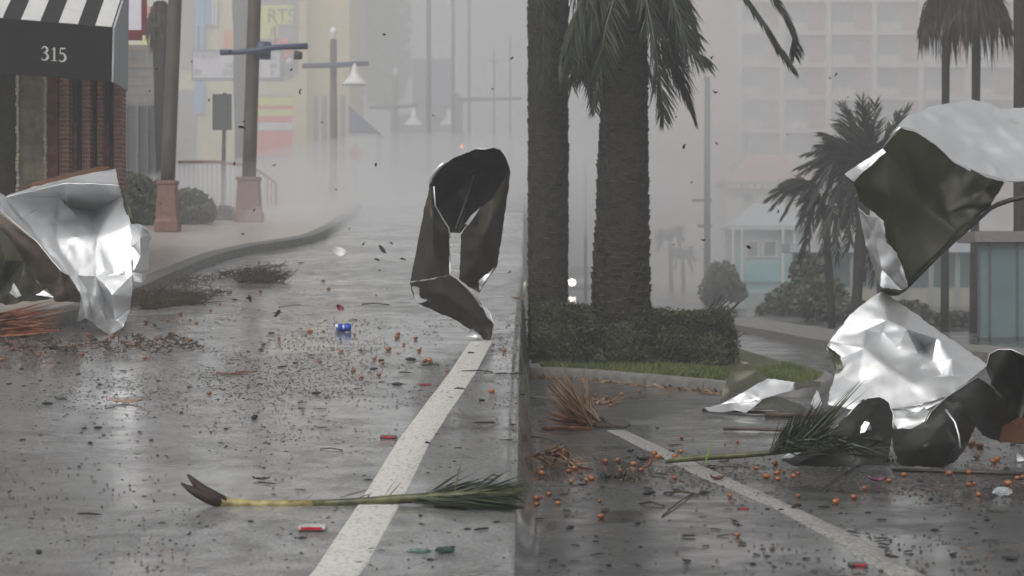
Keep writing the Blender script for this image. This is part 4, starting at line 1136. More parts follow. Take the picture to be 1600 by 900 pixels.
# ---- left: large crumpled sheet standing on its torn corner
def sheet_left():
    y0 = 15.0; b = GL(172, 523)
    root = thing('crumpled_sheet', (b.x, b.y, b.z), 'big crumpled bright aluminium sheet standing on its torn corner by the shop', 'metal sheet')
    v = dict(
        a0=(0, 302, .10), a1=(9, 308, .30), a2=(99, 286, .20), a3=(185, 288, .26), t0=(15, 304, .50), t1=(92, 283, .52), t2=(181, 263, .72), t3=(100, 281, .58),
        d0=(35, 339, .24), d1=(93, 309, .70), d2=(106, 322, .78), d3=(147, 331, .96), d4=(121, 327, .92), d5=(193, 305, .62),
        m0=(62, 377, .12), m1=(88, 375, .24), m2=(112, 370, .24), m3=(150, 372, .30), m4=(204, 350, .30), m5=(90, 345, .50), m6=(124, 340, .62),
        l0=(0, 330, .02), l1=(60, 380, -.06), l2=(95, 424, -.10), l3=(108, 432, -.06), 
        n0=(121, 431, .02), n1=(150, 433, .06), n2=(180, 425, .10), n3=(206, 430, .10), n4=(172, 404, .16), n5=(160, 425, .20))
    f = ['t0 t1 t3 a2 a1', 't3 t2 a3 a2', 'd0 d1 m5 m1 m0', 'd1 d2 m6 m5', 'd2 d4 d3 m6', 'm5 m6 m2 m1', 'm6 d3 m3 m2', 'd3 d5 m4 m3',
         'a0 a1 d0 m0 l0', 'l0 m0 l1', 'm0 m1 m2 n0 l3', 'm0 l3 l2 l1', 'm2 m3 n1 n0', 'm3 n4 n5 n1', 'm3 m4 n4', 'm4 n3 n2 n4', 'n4 n2 n5', 'n5 n2 n3 n1']
    sheet_part('crumpled_panel', root, v, f[2:], y0, M_ALU, 4, .011, 1)
    sheet_part('top_flange', root, v, f[:2], y0, M_ALU, 4, .005, 61)
    sheet_part('inward_fold', root, v, ['a1 a2 d1 d0', 'a2 d4 d2 d1', 'a2 a3 d3 d4', 'a3 d5 d3'], y0, M_ALU, 4, .006, 62, facet=.25)
    v2 = dict(l3=(108, 431, -.07), n0=(121, 430.5, .015), n1=(150, 432.5, .055), n3=(206, 429.5, .095), p0=(126, 460, -.02), p1=(138, 455, .10), p2=(150, 462, -.06), p3=(163, 468, .12), p4=(176, 460, -.08), p5=(205, 462, .06),
              q0=(123, 502, .16), q1=(134, 497, .02), q2=(146, 505, .18), q3=(154, 512, .08), q4=(162, 500, .20), q5=(172, 523.5, -.02), q6=(181, 500, .16), q7=(193, 511, .10), q8=(203, 484, .16), q9=(158, 484, .02))
    f2 = ['l3 n0 p1 p0', 'n0 n1 p2 p1', 'n1 p3 p2', 'n1 p4 p3', 'n1 n3 p5 p4', 'p0 p1 q1 q0', 'p1 p2 q2 q1', 'p2 p3 q9 q2', 'p3 q4 q9', 'q2 q9 q3', 'q9 q4 q5 q3', 'p3 p4 q6 q4', 'q4 q6 q5', 'p4 p5 q8 q6', 'q6 q8 q7', 'q5 q6 q7']
    sheet_part('torn_corner', root, v2, f2, y0, M_ALU, 4, .007, 2, label='pleated torn corner touching the street')
    v3 = dict(a=(203, 350, .30), b=(221, 351, .12), c=(228, 357, .05), d=(236, 368, .18), e=(232, 395, .20), f=(231, 422, .24), g=(209, 423, .14), h=(206, 385, .22), i=(219, 372, .05))
    sheet_part('torn_tab', root, v3, ['a b i h', 'b c d i', 'd e i', 'i e f g h'], y0, M_ALU, 4, .007, 3)
    v3 = dict(a=(207, 425, .10), b=(222, 428, .0), c=(228, 434, .1), d=(222, 441, .05), e=(208, 441, .1))
    sheet_part('curled_lip', root, v3, ['a b d e', 'b c d'], y0, M_ALU, 3, .004, 4)
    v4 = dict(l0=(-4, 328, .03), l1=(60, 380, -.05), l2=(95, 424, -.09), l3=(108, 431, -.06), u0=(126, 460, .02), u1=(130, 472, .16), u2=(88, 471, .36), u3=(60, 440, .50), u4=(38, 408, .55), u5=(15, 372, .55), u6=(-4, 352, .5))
    sheet_part('underside_curl', root, v4, ['l0 l1 u4 u5 u6', 'l1 l2 u3 u4', 'l2 l3 u0 u1 u2 u3'], y0, M_UNDERSHADE, 4, .012, 5, label='shadowed curl under the bright panel')
    v5 = dict(a=(-10, 350, .62), b=(15, 372, .62), c=(38, 408, .62), d=(58, 440, .58), e=(82, 466, .5), f=(70, 452, .42), g=(52, 462, .55), h=(30, 474, .42), i=(10, 476, .6), j=(-10, 470, .5), k=(14, 430, .75), l=(32, 450, .50))
    sheet_part('crushed_underlayer', root, v5, ['a b c k j', 'c d l k', 'd f g l', 'f e g', 'g e h', 'l g h', 'k l h i j'], y0, M_OLIVE, 4, .02, 6, label='dark crushed layer behind the curl')
    v6 = dict(a=(68, 454, .30), b=(72, 450, .36), c=(84, 465, .28), d=(56, 461, .30))
    sheet_part('bright_fold', root, v6, ['a b c d'], y0, M_ALU, 3, .004, 7)
    v6 = dict(a=(22, 442, .36), b=(34, 462, .30), c=(26, 466, .34), d=(16, 458, .40))
    sheet_part('bright_fold', root, v6, ['a b c d'], y0, M_ALU, 3, .004, 8)
    v7 = dict(a=(24, 296, .62), b=(70, 281, .72), c=(120, 268, .82), d=(150, 262, .86), e=(176, 262, .70), f=(100, 284, .62))
    sheet_part('rusty_back_flap', root, v7, ['a b c d e f'], y0, M_BROWNM, 4, .008, 9)
    v8 = dict(a=(186, 288, .42), b=(195, 300, .44), c=(205, 325, .42), d=(211, 347, .38), e=(204, 350, .40), f=(195, 320, .48))
    sheet_part('dark_side_fold', root, v8, ['a b f', 'b c d e f'], y0, M_OLIVE, 3, .006, 10)
sheet_left()

# ---- left: dark arched strip in mid tumble
def strip_left():
    y0 = 14.45; b = GL(767, 532)
    root = thing('curled_strip', (b.x, b.y, b.z), 'dark curled metal strip arching like a horseshoe on the lane line', 'metal strip')
    v = dict(o0=(672, 289, .10), o1=(680, 272, .08), o2=(693, 257, .05), o3=(712, 246, .0), o4=(728, 239, -.03), o5=(744, 233, -.05), o6=(757, 234, -.03), o7=(771, 231, -.03), o8=(783, 236, .0), o9=(791, 246, .03), o10=(797, 264, .06), o11=(795, 290, .12),
             i0=(678, 292, .14), i1=(680, 322, .22), i2=(703, 363, .30), i3=(718, 365, .32), i4=(730, 352, .30), i5=(742, 332, .26), i6=(770, 312, .20),
             c0=(712, 300, .42), c1=(735, 275, .44), c2=(765, 270, .40), c3=(728, 330, .40), c4=(748, 252, .30))
    f = ['o0 o1 o2 c0 i0', 'o2 o3 c1 c0', 'o3 o4 o5 c4 c1', 'o5 o6 o7 c4', 'o7 o8 o9 c2 c4', 'o9 o10 o11 c2', 'o11 i6 c2', 'c4 c2 c1', 'i0 c0 i1', 'i1 c0 c3 i2', 'i2 c3 i4 i3', 'c3 c1 c2 i5 i4', 'c2 i6 i5', 'c0 c1 c3']
    sheet_part('hood_inside', root, v, f, y0, M_DARKMETAL, 4, .006, 11, sharp=60, facet=.35, creases=5, soft=2)
    v = dict(a=(672, 288, .09), b=(678, 291, .05), c=(680, 322, .08), d=(692, 342, .10), e=(701, 356, .12), f=(703, 395, .08), g=(703, 430, .02), h=(690, 432, -.10), i=(664, 437, -.10), j=(641, 440, .05), k=(650, 396, .03), l=(661, 340, .05), m=(676, 390, -.12), n=(675, 340, -.05))
    sheet_part('near_leg', root, v, ['a b c n l', 'c d e f m n', 'f g h m', 'h i m', 'i j k m', 'k l n m'], y0, M_CURL, 4, .006, 12, sharp=60, facet=.35, creases=5, soft=2)
    v = dict(a=(641, 441, .05), b=(664, 438, -.10), c=(690, 433, -.10), d=(703, 431, .02), e=(718, 440, .02), f=(732, 454, .05), g=(750, 478, .06), h=(763, 495, .08), i=(771, 508, .06), j=(767.5, 531, .0), k=(759, 531, .02), l=(735, 515, .08), m=(713, 500, .06), n=(680, 486, .08), o=(651, 473, .08), p=(645, 458, .06), q=(700, 462, -.12), r=(735, 490, -.06), s=(672, 458, -.10))
    sheet_part('folded_foot', root, v, ['a b s p', 'b c q s', 'c d e q', 'e f r q', 'f g h r', 'h i j k r', 'k l m q r', 'm n s q', 'n o p s'], y0, M_CURL, 4, .006, 13, sharp=60, facet=.35, creases=5, soft=2)
    v = dict(a=(797, 264, .07), b=(795, 290, .12), c=(786, 350, .14), d=(778, 411, .14), e=(776, 418, .16), f=(762, 436, .2), g=(749, 457, .22), h=(735, 450, .24), i=(718, 436, .26), j=(720, 400, .30), k=(721, 367, .31), l=(732, 350, .20), m=(742, 331, .12), n=(768, 312, .08), o=(750, 380, .05), p=(765, 350, .04), q=(745, 410, .12))
    sheet_part('far_leg', root, v, ['a b c p n', 'n p o m', 'm o k l', 'o j k', 'c d p', 'd e f q o p', 'f g h q', 'h i j q', 'q j o'], y0, M_CURL, 4, .007, 14, sharp=60, facet=.35, creases=5, soft=2)
    # bright cut edges where the bare metal shows
    def rim(pts, r): return lambda bm: add_tube(bm, [P(*q[:2], y0 + q[2]) for q in pts], r, 5)
    part('cut_edge', root, M_ALU, rim([(672, 286, .06), (676, 272, .05), (686, 261, .03), (694, 255, .02)], .014), smooth=True)
    part('cut_edge', root, M_ALU, rim([(678, 291, .04), (680, 322, .06), (692, 342, .08), (701, 356, .1), (703, 372, .1)], .006), smooth=True)
    part('cut_edge', root, M_ALU, rim([(703, 400, .05), (703, 428, .0), (716, 437, -.0), (732, 452, .03), (752, 476, .04)], .008), smooth=True)
    part('cut_edge', root, M_ALU, rim([(744, 232, -.05), (757, 233.5, -.03), (771, 230, -.03), (783, 235, .0)], .005), smooth=True)
    part('seam_rib', root, mat('worn_brown_seam', (.12, .10, .075), .5, var=.3), lambda bm: add_tube(bm, [P(741, 273, y0 + .375), P(732, 300, y0 + .375), P(722, 330, y0 + .35), P(712, 358, y0 + .28)], .009, 5), smooth=True)
    v = dict(a=(727, 350, .16), b=(736, 337, .10), c=(750, 324, .06), d=(742, 338, .08), e=(732, 352, .12))
    sheet_part('bright_lip', root, v, ['a b c d e'], y0, M_ALU, 3, .003, 15)
    v = dict(a=(644, 447, .0), b=(668, 452, -.06), c=(671, 466, -.02), d=(658, 474, .02), e=(650, 472, .03))
    sheet_part('bright_lip', root, v, ['a b c d e'], y0, M_ALU, 3, .003, 16)
    v = dict(a=(738, 514, .04), b=(752, 528, -.02), c=(745, 529, -.04), d=(725, 527, .0))
    sheet_part('bright_lip', root, v, ['a b c d'], y0, M_ALU, 3, .003, 17)
    v = dict(a=(748, 440, .16), b=(772, 418, .13), c=(760, 436, .12), d=(750, 455, .15))
    sheet_part('bright_lip', root, v, ['a b c d'], y0, M_ALU, 3, .003, 18)
    v = dict(a=(752, 474, .05), b=(766, 488, .05), c=(772, 506, .03), d=(762, 497, .02))
    sheet_part('bright_lip', root, v, ['a b c d'], y0, M_ALU, 3, .003, 19)
strip_left()

# ---- right: bright crumpled sheet with dark curls
def sheet_right():
    y0 = 10.5; b = GR(1380, 727)
    root = thing('crumpled_sheet', (b.x, b.y, 0), 'bright crumpled sheet slumped over dark curled metal on the right street', 'metal sheet')
    v = dict(ap=(1380, 456, .62), ap2=(1368, 461, .60), l1=(1329, 492, .50), l2=(1296, 532, .38), l3=(1292, 545, .36), l4=(1306, 562, .34), l5=(1307, 582, .24), l6=(1297, 612, .12), l7=(1294, 632, .02), b1=(1330, 641, -.06), b2=(1362, 640, -.10), b3=(1397, 638, -.12), b4=(1440, 632, -.10), b5=(1481, 620, -.06), b6=(1500, 606, .02), b7=(1522, 590, .12), b8=(1543, 571, .22),
             r1=(1500, 541, .38), r2=(1458, 511, .48), r3=(1420, 484, .56), c1=(1385, 500, .44), c2=(1350, 545, .26), c3=(1390, 575, .14), c4=(1345, 600, .08), c5=(1430, 600, .02), c6=(1380, 520, .48), c7=(1402, 545, .34),
             g1=(1416, 514, .33), g2=(1465, 528, .30), g3=(1459, 563, .24), g4=(1432, 553, .34), g5=(1444, 543, .56), h1=(1487, 562, .24), h2=(1490, 590, .10), h3=(1470, 590, .20))
    f = ['ap2 ap c1', 'ap2 c1 l1', 'l1 c1 c6 c2 l2', 'l2 c2 l4 l3', 'l4 c2 c4 l5', 'l5 c4 l6', 'l6 c4 b1 l7', 'c2 c7 c3 c4', 'c2 c6 c7', 'c4 c3 b2 b1', 'c3 c5 b3 b2', 'c5 b4 b3', 'ap r3 c1', 'c1 r3 g1 c6', 'c6 g1 g4 c7', 'r3 r2 g2 g1', 'g1 g2 g5', 'g1 g5 g4', 'g5 g2 g3', 'g5 g3 g4', 'c7 g4 c3', 'g4 g3 h3 c5 c3', 'r2 r1 h1 g2', 'g2 h1 g3', 'g3 h1 h2 h3', 'h3 h2 b5 c5', 'c5 b5 b4', 'r1 b8 b7 h1', 'h1 b7 h2', 'h2 b7 b6 b5']
    sheet_part('bright_panel', root, v, f, y0, M_ALU, 4, .011, 21)
    v = dict(a=(1292, 540, .34), b=(1303, 548, .28), c=(1314, 556, .24), d=(1316, 575, .22), e=(1307, 582, .22), f=(1297, 556, .30))
    sheet_part('torn_edge_fold', root, v, ['a b c f', 'c d e f'], y0, M_OLIVE, 3, .006, 22)
    v = dict(a=(1397, 640, -.10), b=(1440, 634, -.06), c=(1453, 644, -.16), d=(1445, 660, -.20), e=(1424, 670, -.22), f=(1402, 671, -.18), g=(1394, 655, -.16))
    sheet_part('bright_flap', root, v, ['a b c d e f g'], y0, M_ALU, 3, .004, 23)
    v = dict(a=(1330, 641, -.05), b=(1362, 641, -.09), c=(1397, 640, -.1), d=(1440, 634, -.08), e=(1481, 621, -.04), f=(1484, 628, -.02), g=(1442, 643, -.1), h=(1398, 650, -.14), i=(1362, 650, -.12), j=(1326, 652, -.08))
    sheet_part('rolled_hem', root, v, ['a b i j', 'b c h i', 'c d g h', 'd e f g'], y0, M_ALU, 3, .006, 24)
    # dark curls under it
    v = dict(a=(1221, 719, -.30), b=(1245, 705, -.24), c=(1292, 681, -.16), d=(1320, 655, -.12), e=(1340, 632, -.10), f=(1357, 623, -.10), g=(1374, 621, -.10), h=(1388, 629, -.12), i=(1395, 648, -.16), j=(1394, 672, -.24), k=(1390, 700, -.36), l=(1384, 727, -.50), m=(1330, 729, -.52), n=(1280, 729, -.50), o=(1240, 728, -.46), p=(1330, 690, -.42), q=(1368, 690, -.42), r=(1280, 707, -.40), w=(1356, 655, -.28), x=(1362, 672, -.30), y=(1345, 676, -.30))
    sheet_part('dark_curl', root, v, ['a b r o', 'b c r', 'c d p r', 'd e w y p', 'e f g w', 'g h i w', 'i j x w', 'j k q x', 'k l m q', 'm p y x q' , 'm n r p', 'n o r'], y0, M_DARKMETAL, 4, .010, 25, sharp=70, facet=.3, creases=3, soft=3, label='near dark curl with a small tear')
    v = dict(a=(1393, 672, -.22), b=(1424, 671, -.30), c=(1445, 660, -.26), d=(1454, 643, -.18), e=(1478, 622, -.08), f=(1500, 608, .0), g=(1526, 591, .1), h=(1548, 603, .12), i=(1568, 620, .08), j=(1545, 640, -.04), k=(1524, 664, -.16), l=(1512, 692, -.26), m=(1503, 708, -.34), n=(1490, 722, -.44), o=(1473, 730.5, -.52), p=(1440, 729, -.52), q=(1409, 727, -.48), r=(1396, 705, -.42), s=(1445, 695, -.58), t=(1478, 668, -.46), u=(1510, 628, -.20), w=(1490, 690, -.50))
    sheet_part('dark_curl', root, v, ['a b s r', 'b c t s', 'c d e u t', 'e f g u', 'g h i u', 'i j u', 'j k t u', 'k l w t', 'l m n w', 'n o s w', 'w s t', 'o p s', 'p q r s'], y0, M_DARKMETAL, 4, .009, 26, sharp=70, facet=.3, creases=3, soft=3, label='barrel shaped dark curl in the middle')
    v = dict(a=(1540, 575, .20), b=(1546, 553, .20), c=(1560, 547, .18), d=(1580, 547, .16), e=(1602, 556, .12), f=(1660, 575, .1), g=(1660, 640, .05), h=(1660, 690, -.05), i=(1600, 694, -.10), j=(1562, 690, -.10), k=(1535, 680, -.08), l=(1522, 664, -.10), m=(1545, 640, .0), n=(1568, 620, .12), o=(1550, 600, .16), p=(1600, 610, .34), q=(1590, 660, .30))
    sheet_part('dark_curl', root, v, ['a b c o', 'c d p o', 'd e f p', 'f g p', 'g h q p', 'h i q', 'i j k q', 'k l m q', 'm n p q', 'n o p'], y0, M_DARKMETAL, 4, .010, 27, sharp=70, facet=.3, creases=3, soft=3, label='hollow dark curl at the picture edge')
    v = dict(a=(1560, 690, -.12), b=(1600, 694, -.12), c=(1660, 692, -.1), d=(1660, 640, .2), e=(1600, 650, .26), f=(1566, 664, .2))
    sheet_part('rusty_inner_strip', root, v, ['a b e f', 'b c d e'], y0 - .04, M_BROWNM, 3, .006, 28)
    v = dict(a=(1222, 716, -.31), b=(1240, 700, -.30), c=(1262, 697, -.28), d=(1252, 708, -.34), e=(1236, 718, -.38))
    sheet_part('bright_lip', root, v, ['a b c d e'], y0 - .02, M_ALU, 3, .003, 29)
    v = dict(a=(1345, 667, -.36), b=(1352, 658, -.35), c=(1358, 662, -.36), d=(1352, 676, -.38), e=(1344, 678, -.38))
    sheet_part('bright_lip', root, v, ['a b c d e'], y0, M_ALU, 2, .002, 30)
    part('cut_edge', root, M_ALU, lambda bm: add_tube(bm, [P(1293, 680, y0 - .17), P(1320, 654, y0 - .13), P(1340, 631, y0 - .11), P(1357, 622, y0 - .11), P(1375, 620, y0 - .11), P(1389, 628, y0 - .13), P(1396, 648, y0 - .17), P(1395, 668, y0 - .24)], .0032, 5), smooth=True)
    part('cut_edge', root, M_ALU, lambda bm: add_tube(bm, [P(1446, 661, y0 - .27), P(1455, 643, y0 - .19), P(1478, 621, y0 - .09), P(1500, 607, y0 - .01), P(1526, 590, y0 + .09)], .0035, 5), smooth=True)
    part('cut_edge', root, M_ALU, lambda bm: add_tube(bm, [P(1541, 574, y0 + .19), P(1546, 553, y0 + .19), P(1560, 546, y0 + .17), P(1580, 546, y0 + .15), P(1602, 555, y0 + .11)], .003, 5), smooth=True)
    def rimk(bm): add_tube(bm, [P(1478, 640, y0 - .34), P(1492, 660, y0 - .40), P(1498, 680, y0 - .42), P(1500, 700, y0 - .44)], .006, 5)
    part('cut_edge', root, M_ALU, rimk, smooth=True)
    v = dict(a=(1588, 708, -.3), b=(1592, 706, -.3), c=(1600, 719, -.32), d=(1588, 722, -.34))
    s_ = GR(1594, 722); r2 = thing('metal_shard', (s_.x, s_.y, 0), 'small bright metal shard at the right edge of the wet street', 'metal scrap')
    sheet_part('shard', r2, dict(a=(1587, 709, .06), b=(1590, 706, .08), c=(1601, 720, .0), d=(1590, 722, .0)), ['a b c d'], s_.y, M_ALU, 2, .003, 31)
sheet_right()
def sheet_flying():
    y0 = 10.9; b = P(1400, 452, y0)
    root = thing('flying_sheet', (b.x, b.y, b.z), 'large metal sheet lifting off with bright top and dark olive underside', 'metal sheet')
    v = dict(a=(1380, 232, -.06), b=(1407, 200, -.14), c=(1430, 206, -.22), d=(1458, 224, -.30), e=(1490, 254, -.36), f=(1530, 272, -.40), g=(1570, 285, -.42), h=(1552, 312, -.34), i=(1546, 323, -.26), j=(1500, 365, .0), k=(1450, 412, .18), l=(1419, 448, .28), m=(1411, 420, .22), n=(1390, 385, .14), o=(1380, 345, .08), p=(1343, 312, .10), q=(1335, 287, .06), r=(1321, 271, .06), s=(1322, 267, .04), t=(1391, 300, -.04), u=(1440, 320, .0), w=(1480, 330, -.08))
    f = ['s r q a', 'a q p t', 'a t u b', 'b u c', 'c u d', 'd u w e', 'e w f', 'f w h g', 'h w i', 'i w j', 'j w u k', 'u t m k', 'k m l', 't n m', 't p o n']
    sheet_part('olive_underside', root, v, f, y0, M_OLIVE, 4, .010, 41)
    v = dict(b=(1406, 199, -.15), b2=(1392, 212, -.1), c0=(1430, 180, .1), c1=(1455, 167, .24), c2=(1490, 160, .34), c3=(1520, 157, .40), c4=(1545, 162, .40), c5=(1562, 172, .34), c6=(1600, 169, .40), c7=(1665, 176, .42), e1=(1665, 282, -.34), e2=(1600, 283, -.38), e3=(1575, 284, -.43), f1=(1530, 271, -.41), f2=(1490, 253, -.37), f3=(1458, 223, -.31), f4=(1430, 205, -.23), g1=(1475, 205, -.02), g2=(1520, 195, .12), g3=(1510, 225, -.06), g4=(1560, 215, .06), g5=(1550, 245, -.14), g6=(1610, 225, .02), g7=(1600, 250, -.16))
    f = ['b b2 c0', 'b c0 f4', 'c0 c1 g1 f4', 'f4 g1 f3', 'c1 c2 g2 g1', 'c2 c3 g2', 'c3 c4 g4 g2', 'c4 c5 g4', 'c5 c6 g6 g4', 'c6 c7 g6', 'c7 e1 g7 g6', 'e1 e2 g7', 'e2 e3 g5 g7', 'e3 f1 g5', 'f1 f2 g3 g5', 'f2 f3 g1 g3', 'g1 g2 g3', 'g2 g4 g3', 'g3 g4 g5', 'g4 g6 g7 g5']
    sheet_part('bright_top', root, v, f, y0, M_ALU, 4, .011, 42, facet=.45, creases=12)
    v = dict(a=(1342, 324, .06), b=(1352, 335, -.02), c=(1372, 340, -.03), d=(1385, 378, .0), e=(1400, 395, .02), f=(1411, 420, .06), g=(1418, 447, .14), h=(1408, 452, .12), i=(1378, 447, .16), j=(1366, 420, .14), k=(1352, 384, .10), l=(1380, 420, -.02), m=(1366, 372, -.04), n=(1364, 360, .03))
    sheet_part('bright_side_fold', root, v, ['a b n k', 'b c m n', 'c d m', 'd e l m', 'e f g h l', 'h i l', 'i j l', 'j k m l', 'k n m'], y0, M_ALU, 4, .007, 43)
    v = dict(s=(1320, 271, .0), a=(1337, 260, -.04), b=(1380, 233, -.09), c=(1384, 238, -.10), d=(1350, 268, -.10), e=(1334, 284, -.02))
    sheet_part('bright_lip', root, v, ['s a d e', 'a b c d'], y0, M_ALU, 3, .003, 44)
    part('bent_rod', root, M_DARKFRAME, lambda bm: add_tube(bm, [P(1419, 449, y0 + .26), P(1470, 396, y0 + .08), P(1547, 326, y0 - .28), P(1560, 319, y0 - .36), P(1578, 313, y0 - .38), P(1600, 308, y0 - .4), P(1660, 299, y0 - .4)], [.006, .009, .012, .014, .014, .014, .014], 7), smooth=True)
    def rimk(bm): add_tube(bm, [P(1380, 231, y0 - .08), P(1398, 207, y0 - .15), P(1407, 199, y0 - .17)], .007, 5)
    part('cut_edge', root, M_ALU, rimk, smooth=True)
    v = dict(a=(1372, 446, .16), b=(1408, 452, .12), c=(1420, 449, .28), d=(1404, 460, .30), e=(1386, 460, .28))
    sheet_part('crushed_tip', root, v, ['a b c d e'], y0, M_OLIVE, 3, .006, 45)
sheet_flying()
def scrap_right():
    y0 = 14.0; b = GR(1180, 645)
    root = thing('folded_scrap', (b.x, b.y, 0), 'folded grey metal scrap lying left of the slumped sheet', 'metal scrap')
    v = dict(a=(1125, 631, .02), b=(1132, 605, .10), c=(1142, 576, .20), d=(1157, 563, .26), e=(1171, 566, .24), f=(1185, 580, .16), g=(1199, 592, .08), h=(1165, 612, -.04))
    sheet_part('raised_panel', root, v, ['a b h', 'b c f h', 'c d e f', 'f g h'], y0, M_OLIVE, 4, .006, 51)
    v = dict(a=(1126, 632, .0), h=(1165, 611, -.05), g=(1199, 591, .06), k=(1243, 597, .10), m=(1255, 604, .1), n=(1190, 624, -.08), o=(1150, 631, -.05))
    sheet_part('bright_fold', root, v, ['a h n o', 'h g k n', 'k m n'], y0, M_ALU, 4, .006, 52)
    v = dict(a=(1100, 637, -.16), b=(1118, 633, -.1), c=(1150, 629, -.1), d=(1190, 625, -.1), e=(1180, 634, -.2), f=(1166, 644, -.3), g=(1148, 641, -.3), h=(1130, 643, -.32), i=(1108, 642, -.3))
    sheet_part('bright_lip', root, v, ['a b i', 'b c g h i', 'c d e f g'], y0, M_ALU, 3, .006, 53)
    v = dict(a=(1190, 623, .0), b=(1215, 620, .05), c=(1245, 630, .05), d=(1263, 641, -.1), e=(1240, 646, -.2), f=(1205, 640, -.2), g=(1175, 643, -.28))
    sheet_part('dark_fold', root, v, ['a b f g', 'b c e f', 'c d e'], y0, M_OLIVE, 3, .008, 54)
    v = dict(a=(1240, 600, .1), b=(1262, 596, .1), c=(1282, 597, .1), d=(1283, 603, .05), e=(1262, 606, .0), f=(1244, 609, .0))
    sheet_part('edge_strip', root, v, ['a b e f', 'b c d e'], y0, M_OLIVE, 3, .004, 55)
    v = dict(a=(1276, 609, .05), b=(1285, 632, -.1), c=(1274, 640, -.2), d=(1267, 631, -.1))
    sheet_part('bright_corner', root, v, ['a b c d'], y0, M_ALU, 2, .003, 56)
scrap_right()
def bar(name, pts, r, m, label, cat):
    b = Vector(pts[0]).lerp(Vector(pts[-1]), .5)
    bm = bmesh.new(); add_tube(bm, pts, r, 6)
    o = world_obj(name, bm, m, smooth=True, origin=(b.x, b.y, gh(b.x, b.y))); return tag(o, label, cat)
M_WOOD = mat('wet_dark_wood', (.075, .045, .032), .5, var=.35, scale=14, bump=.4)
bar('wooden_batten', [GR(1196, 652, .02), GR(1230, 653, .02), GR(1300, 652, .02)], .022, M_WOOD, 'dark wet batten lying behind the slumped sheet', 'batten')
bar('wooden_batten', [GR(1130, 673, .012), GR(1180, 674, .014), GR(1250, 676, .012)], .010, M_WOOD, 'thin reddish batten in front of the folded scrap', 'batten')
bar('metal_bar', [GR(1098, 642, .01), GR(1180, 647, .012), GR(1266, 648, .012)], .011, M_DARKFRAME, 'dark bar under the folded grey scrap', 'bar')
bar('metal_bar', [GR(1395, 736, .008), GR(1500, 740, .01), GR(1640, 744, .008)], .010, M_DARKFRAME, 'long thin dark bar lying before the slumped sheet', 'bar')

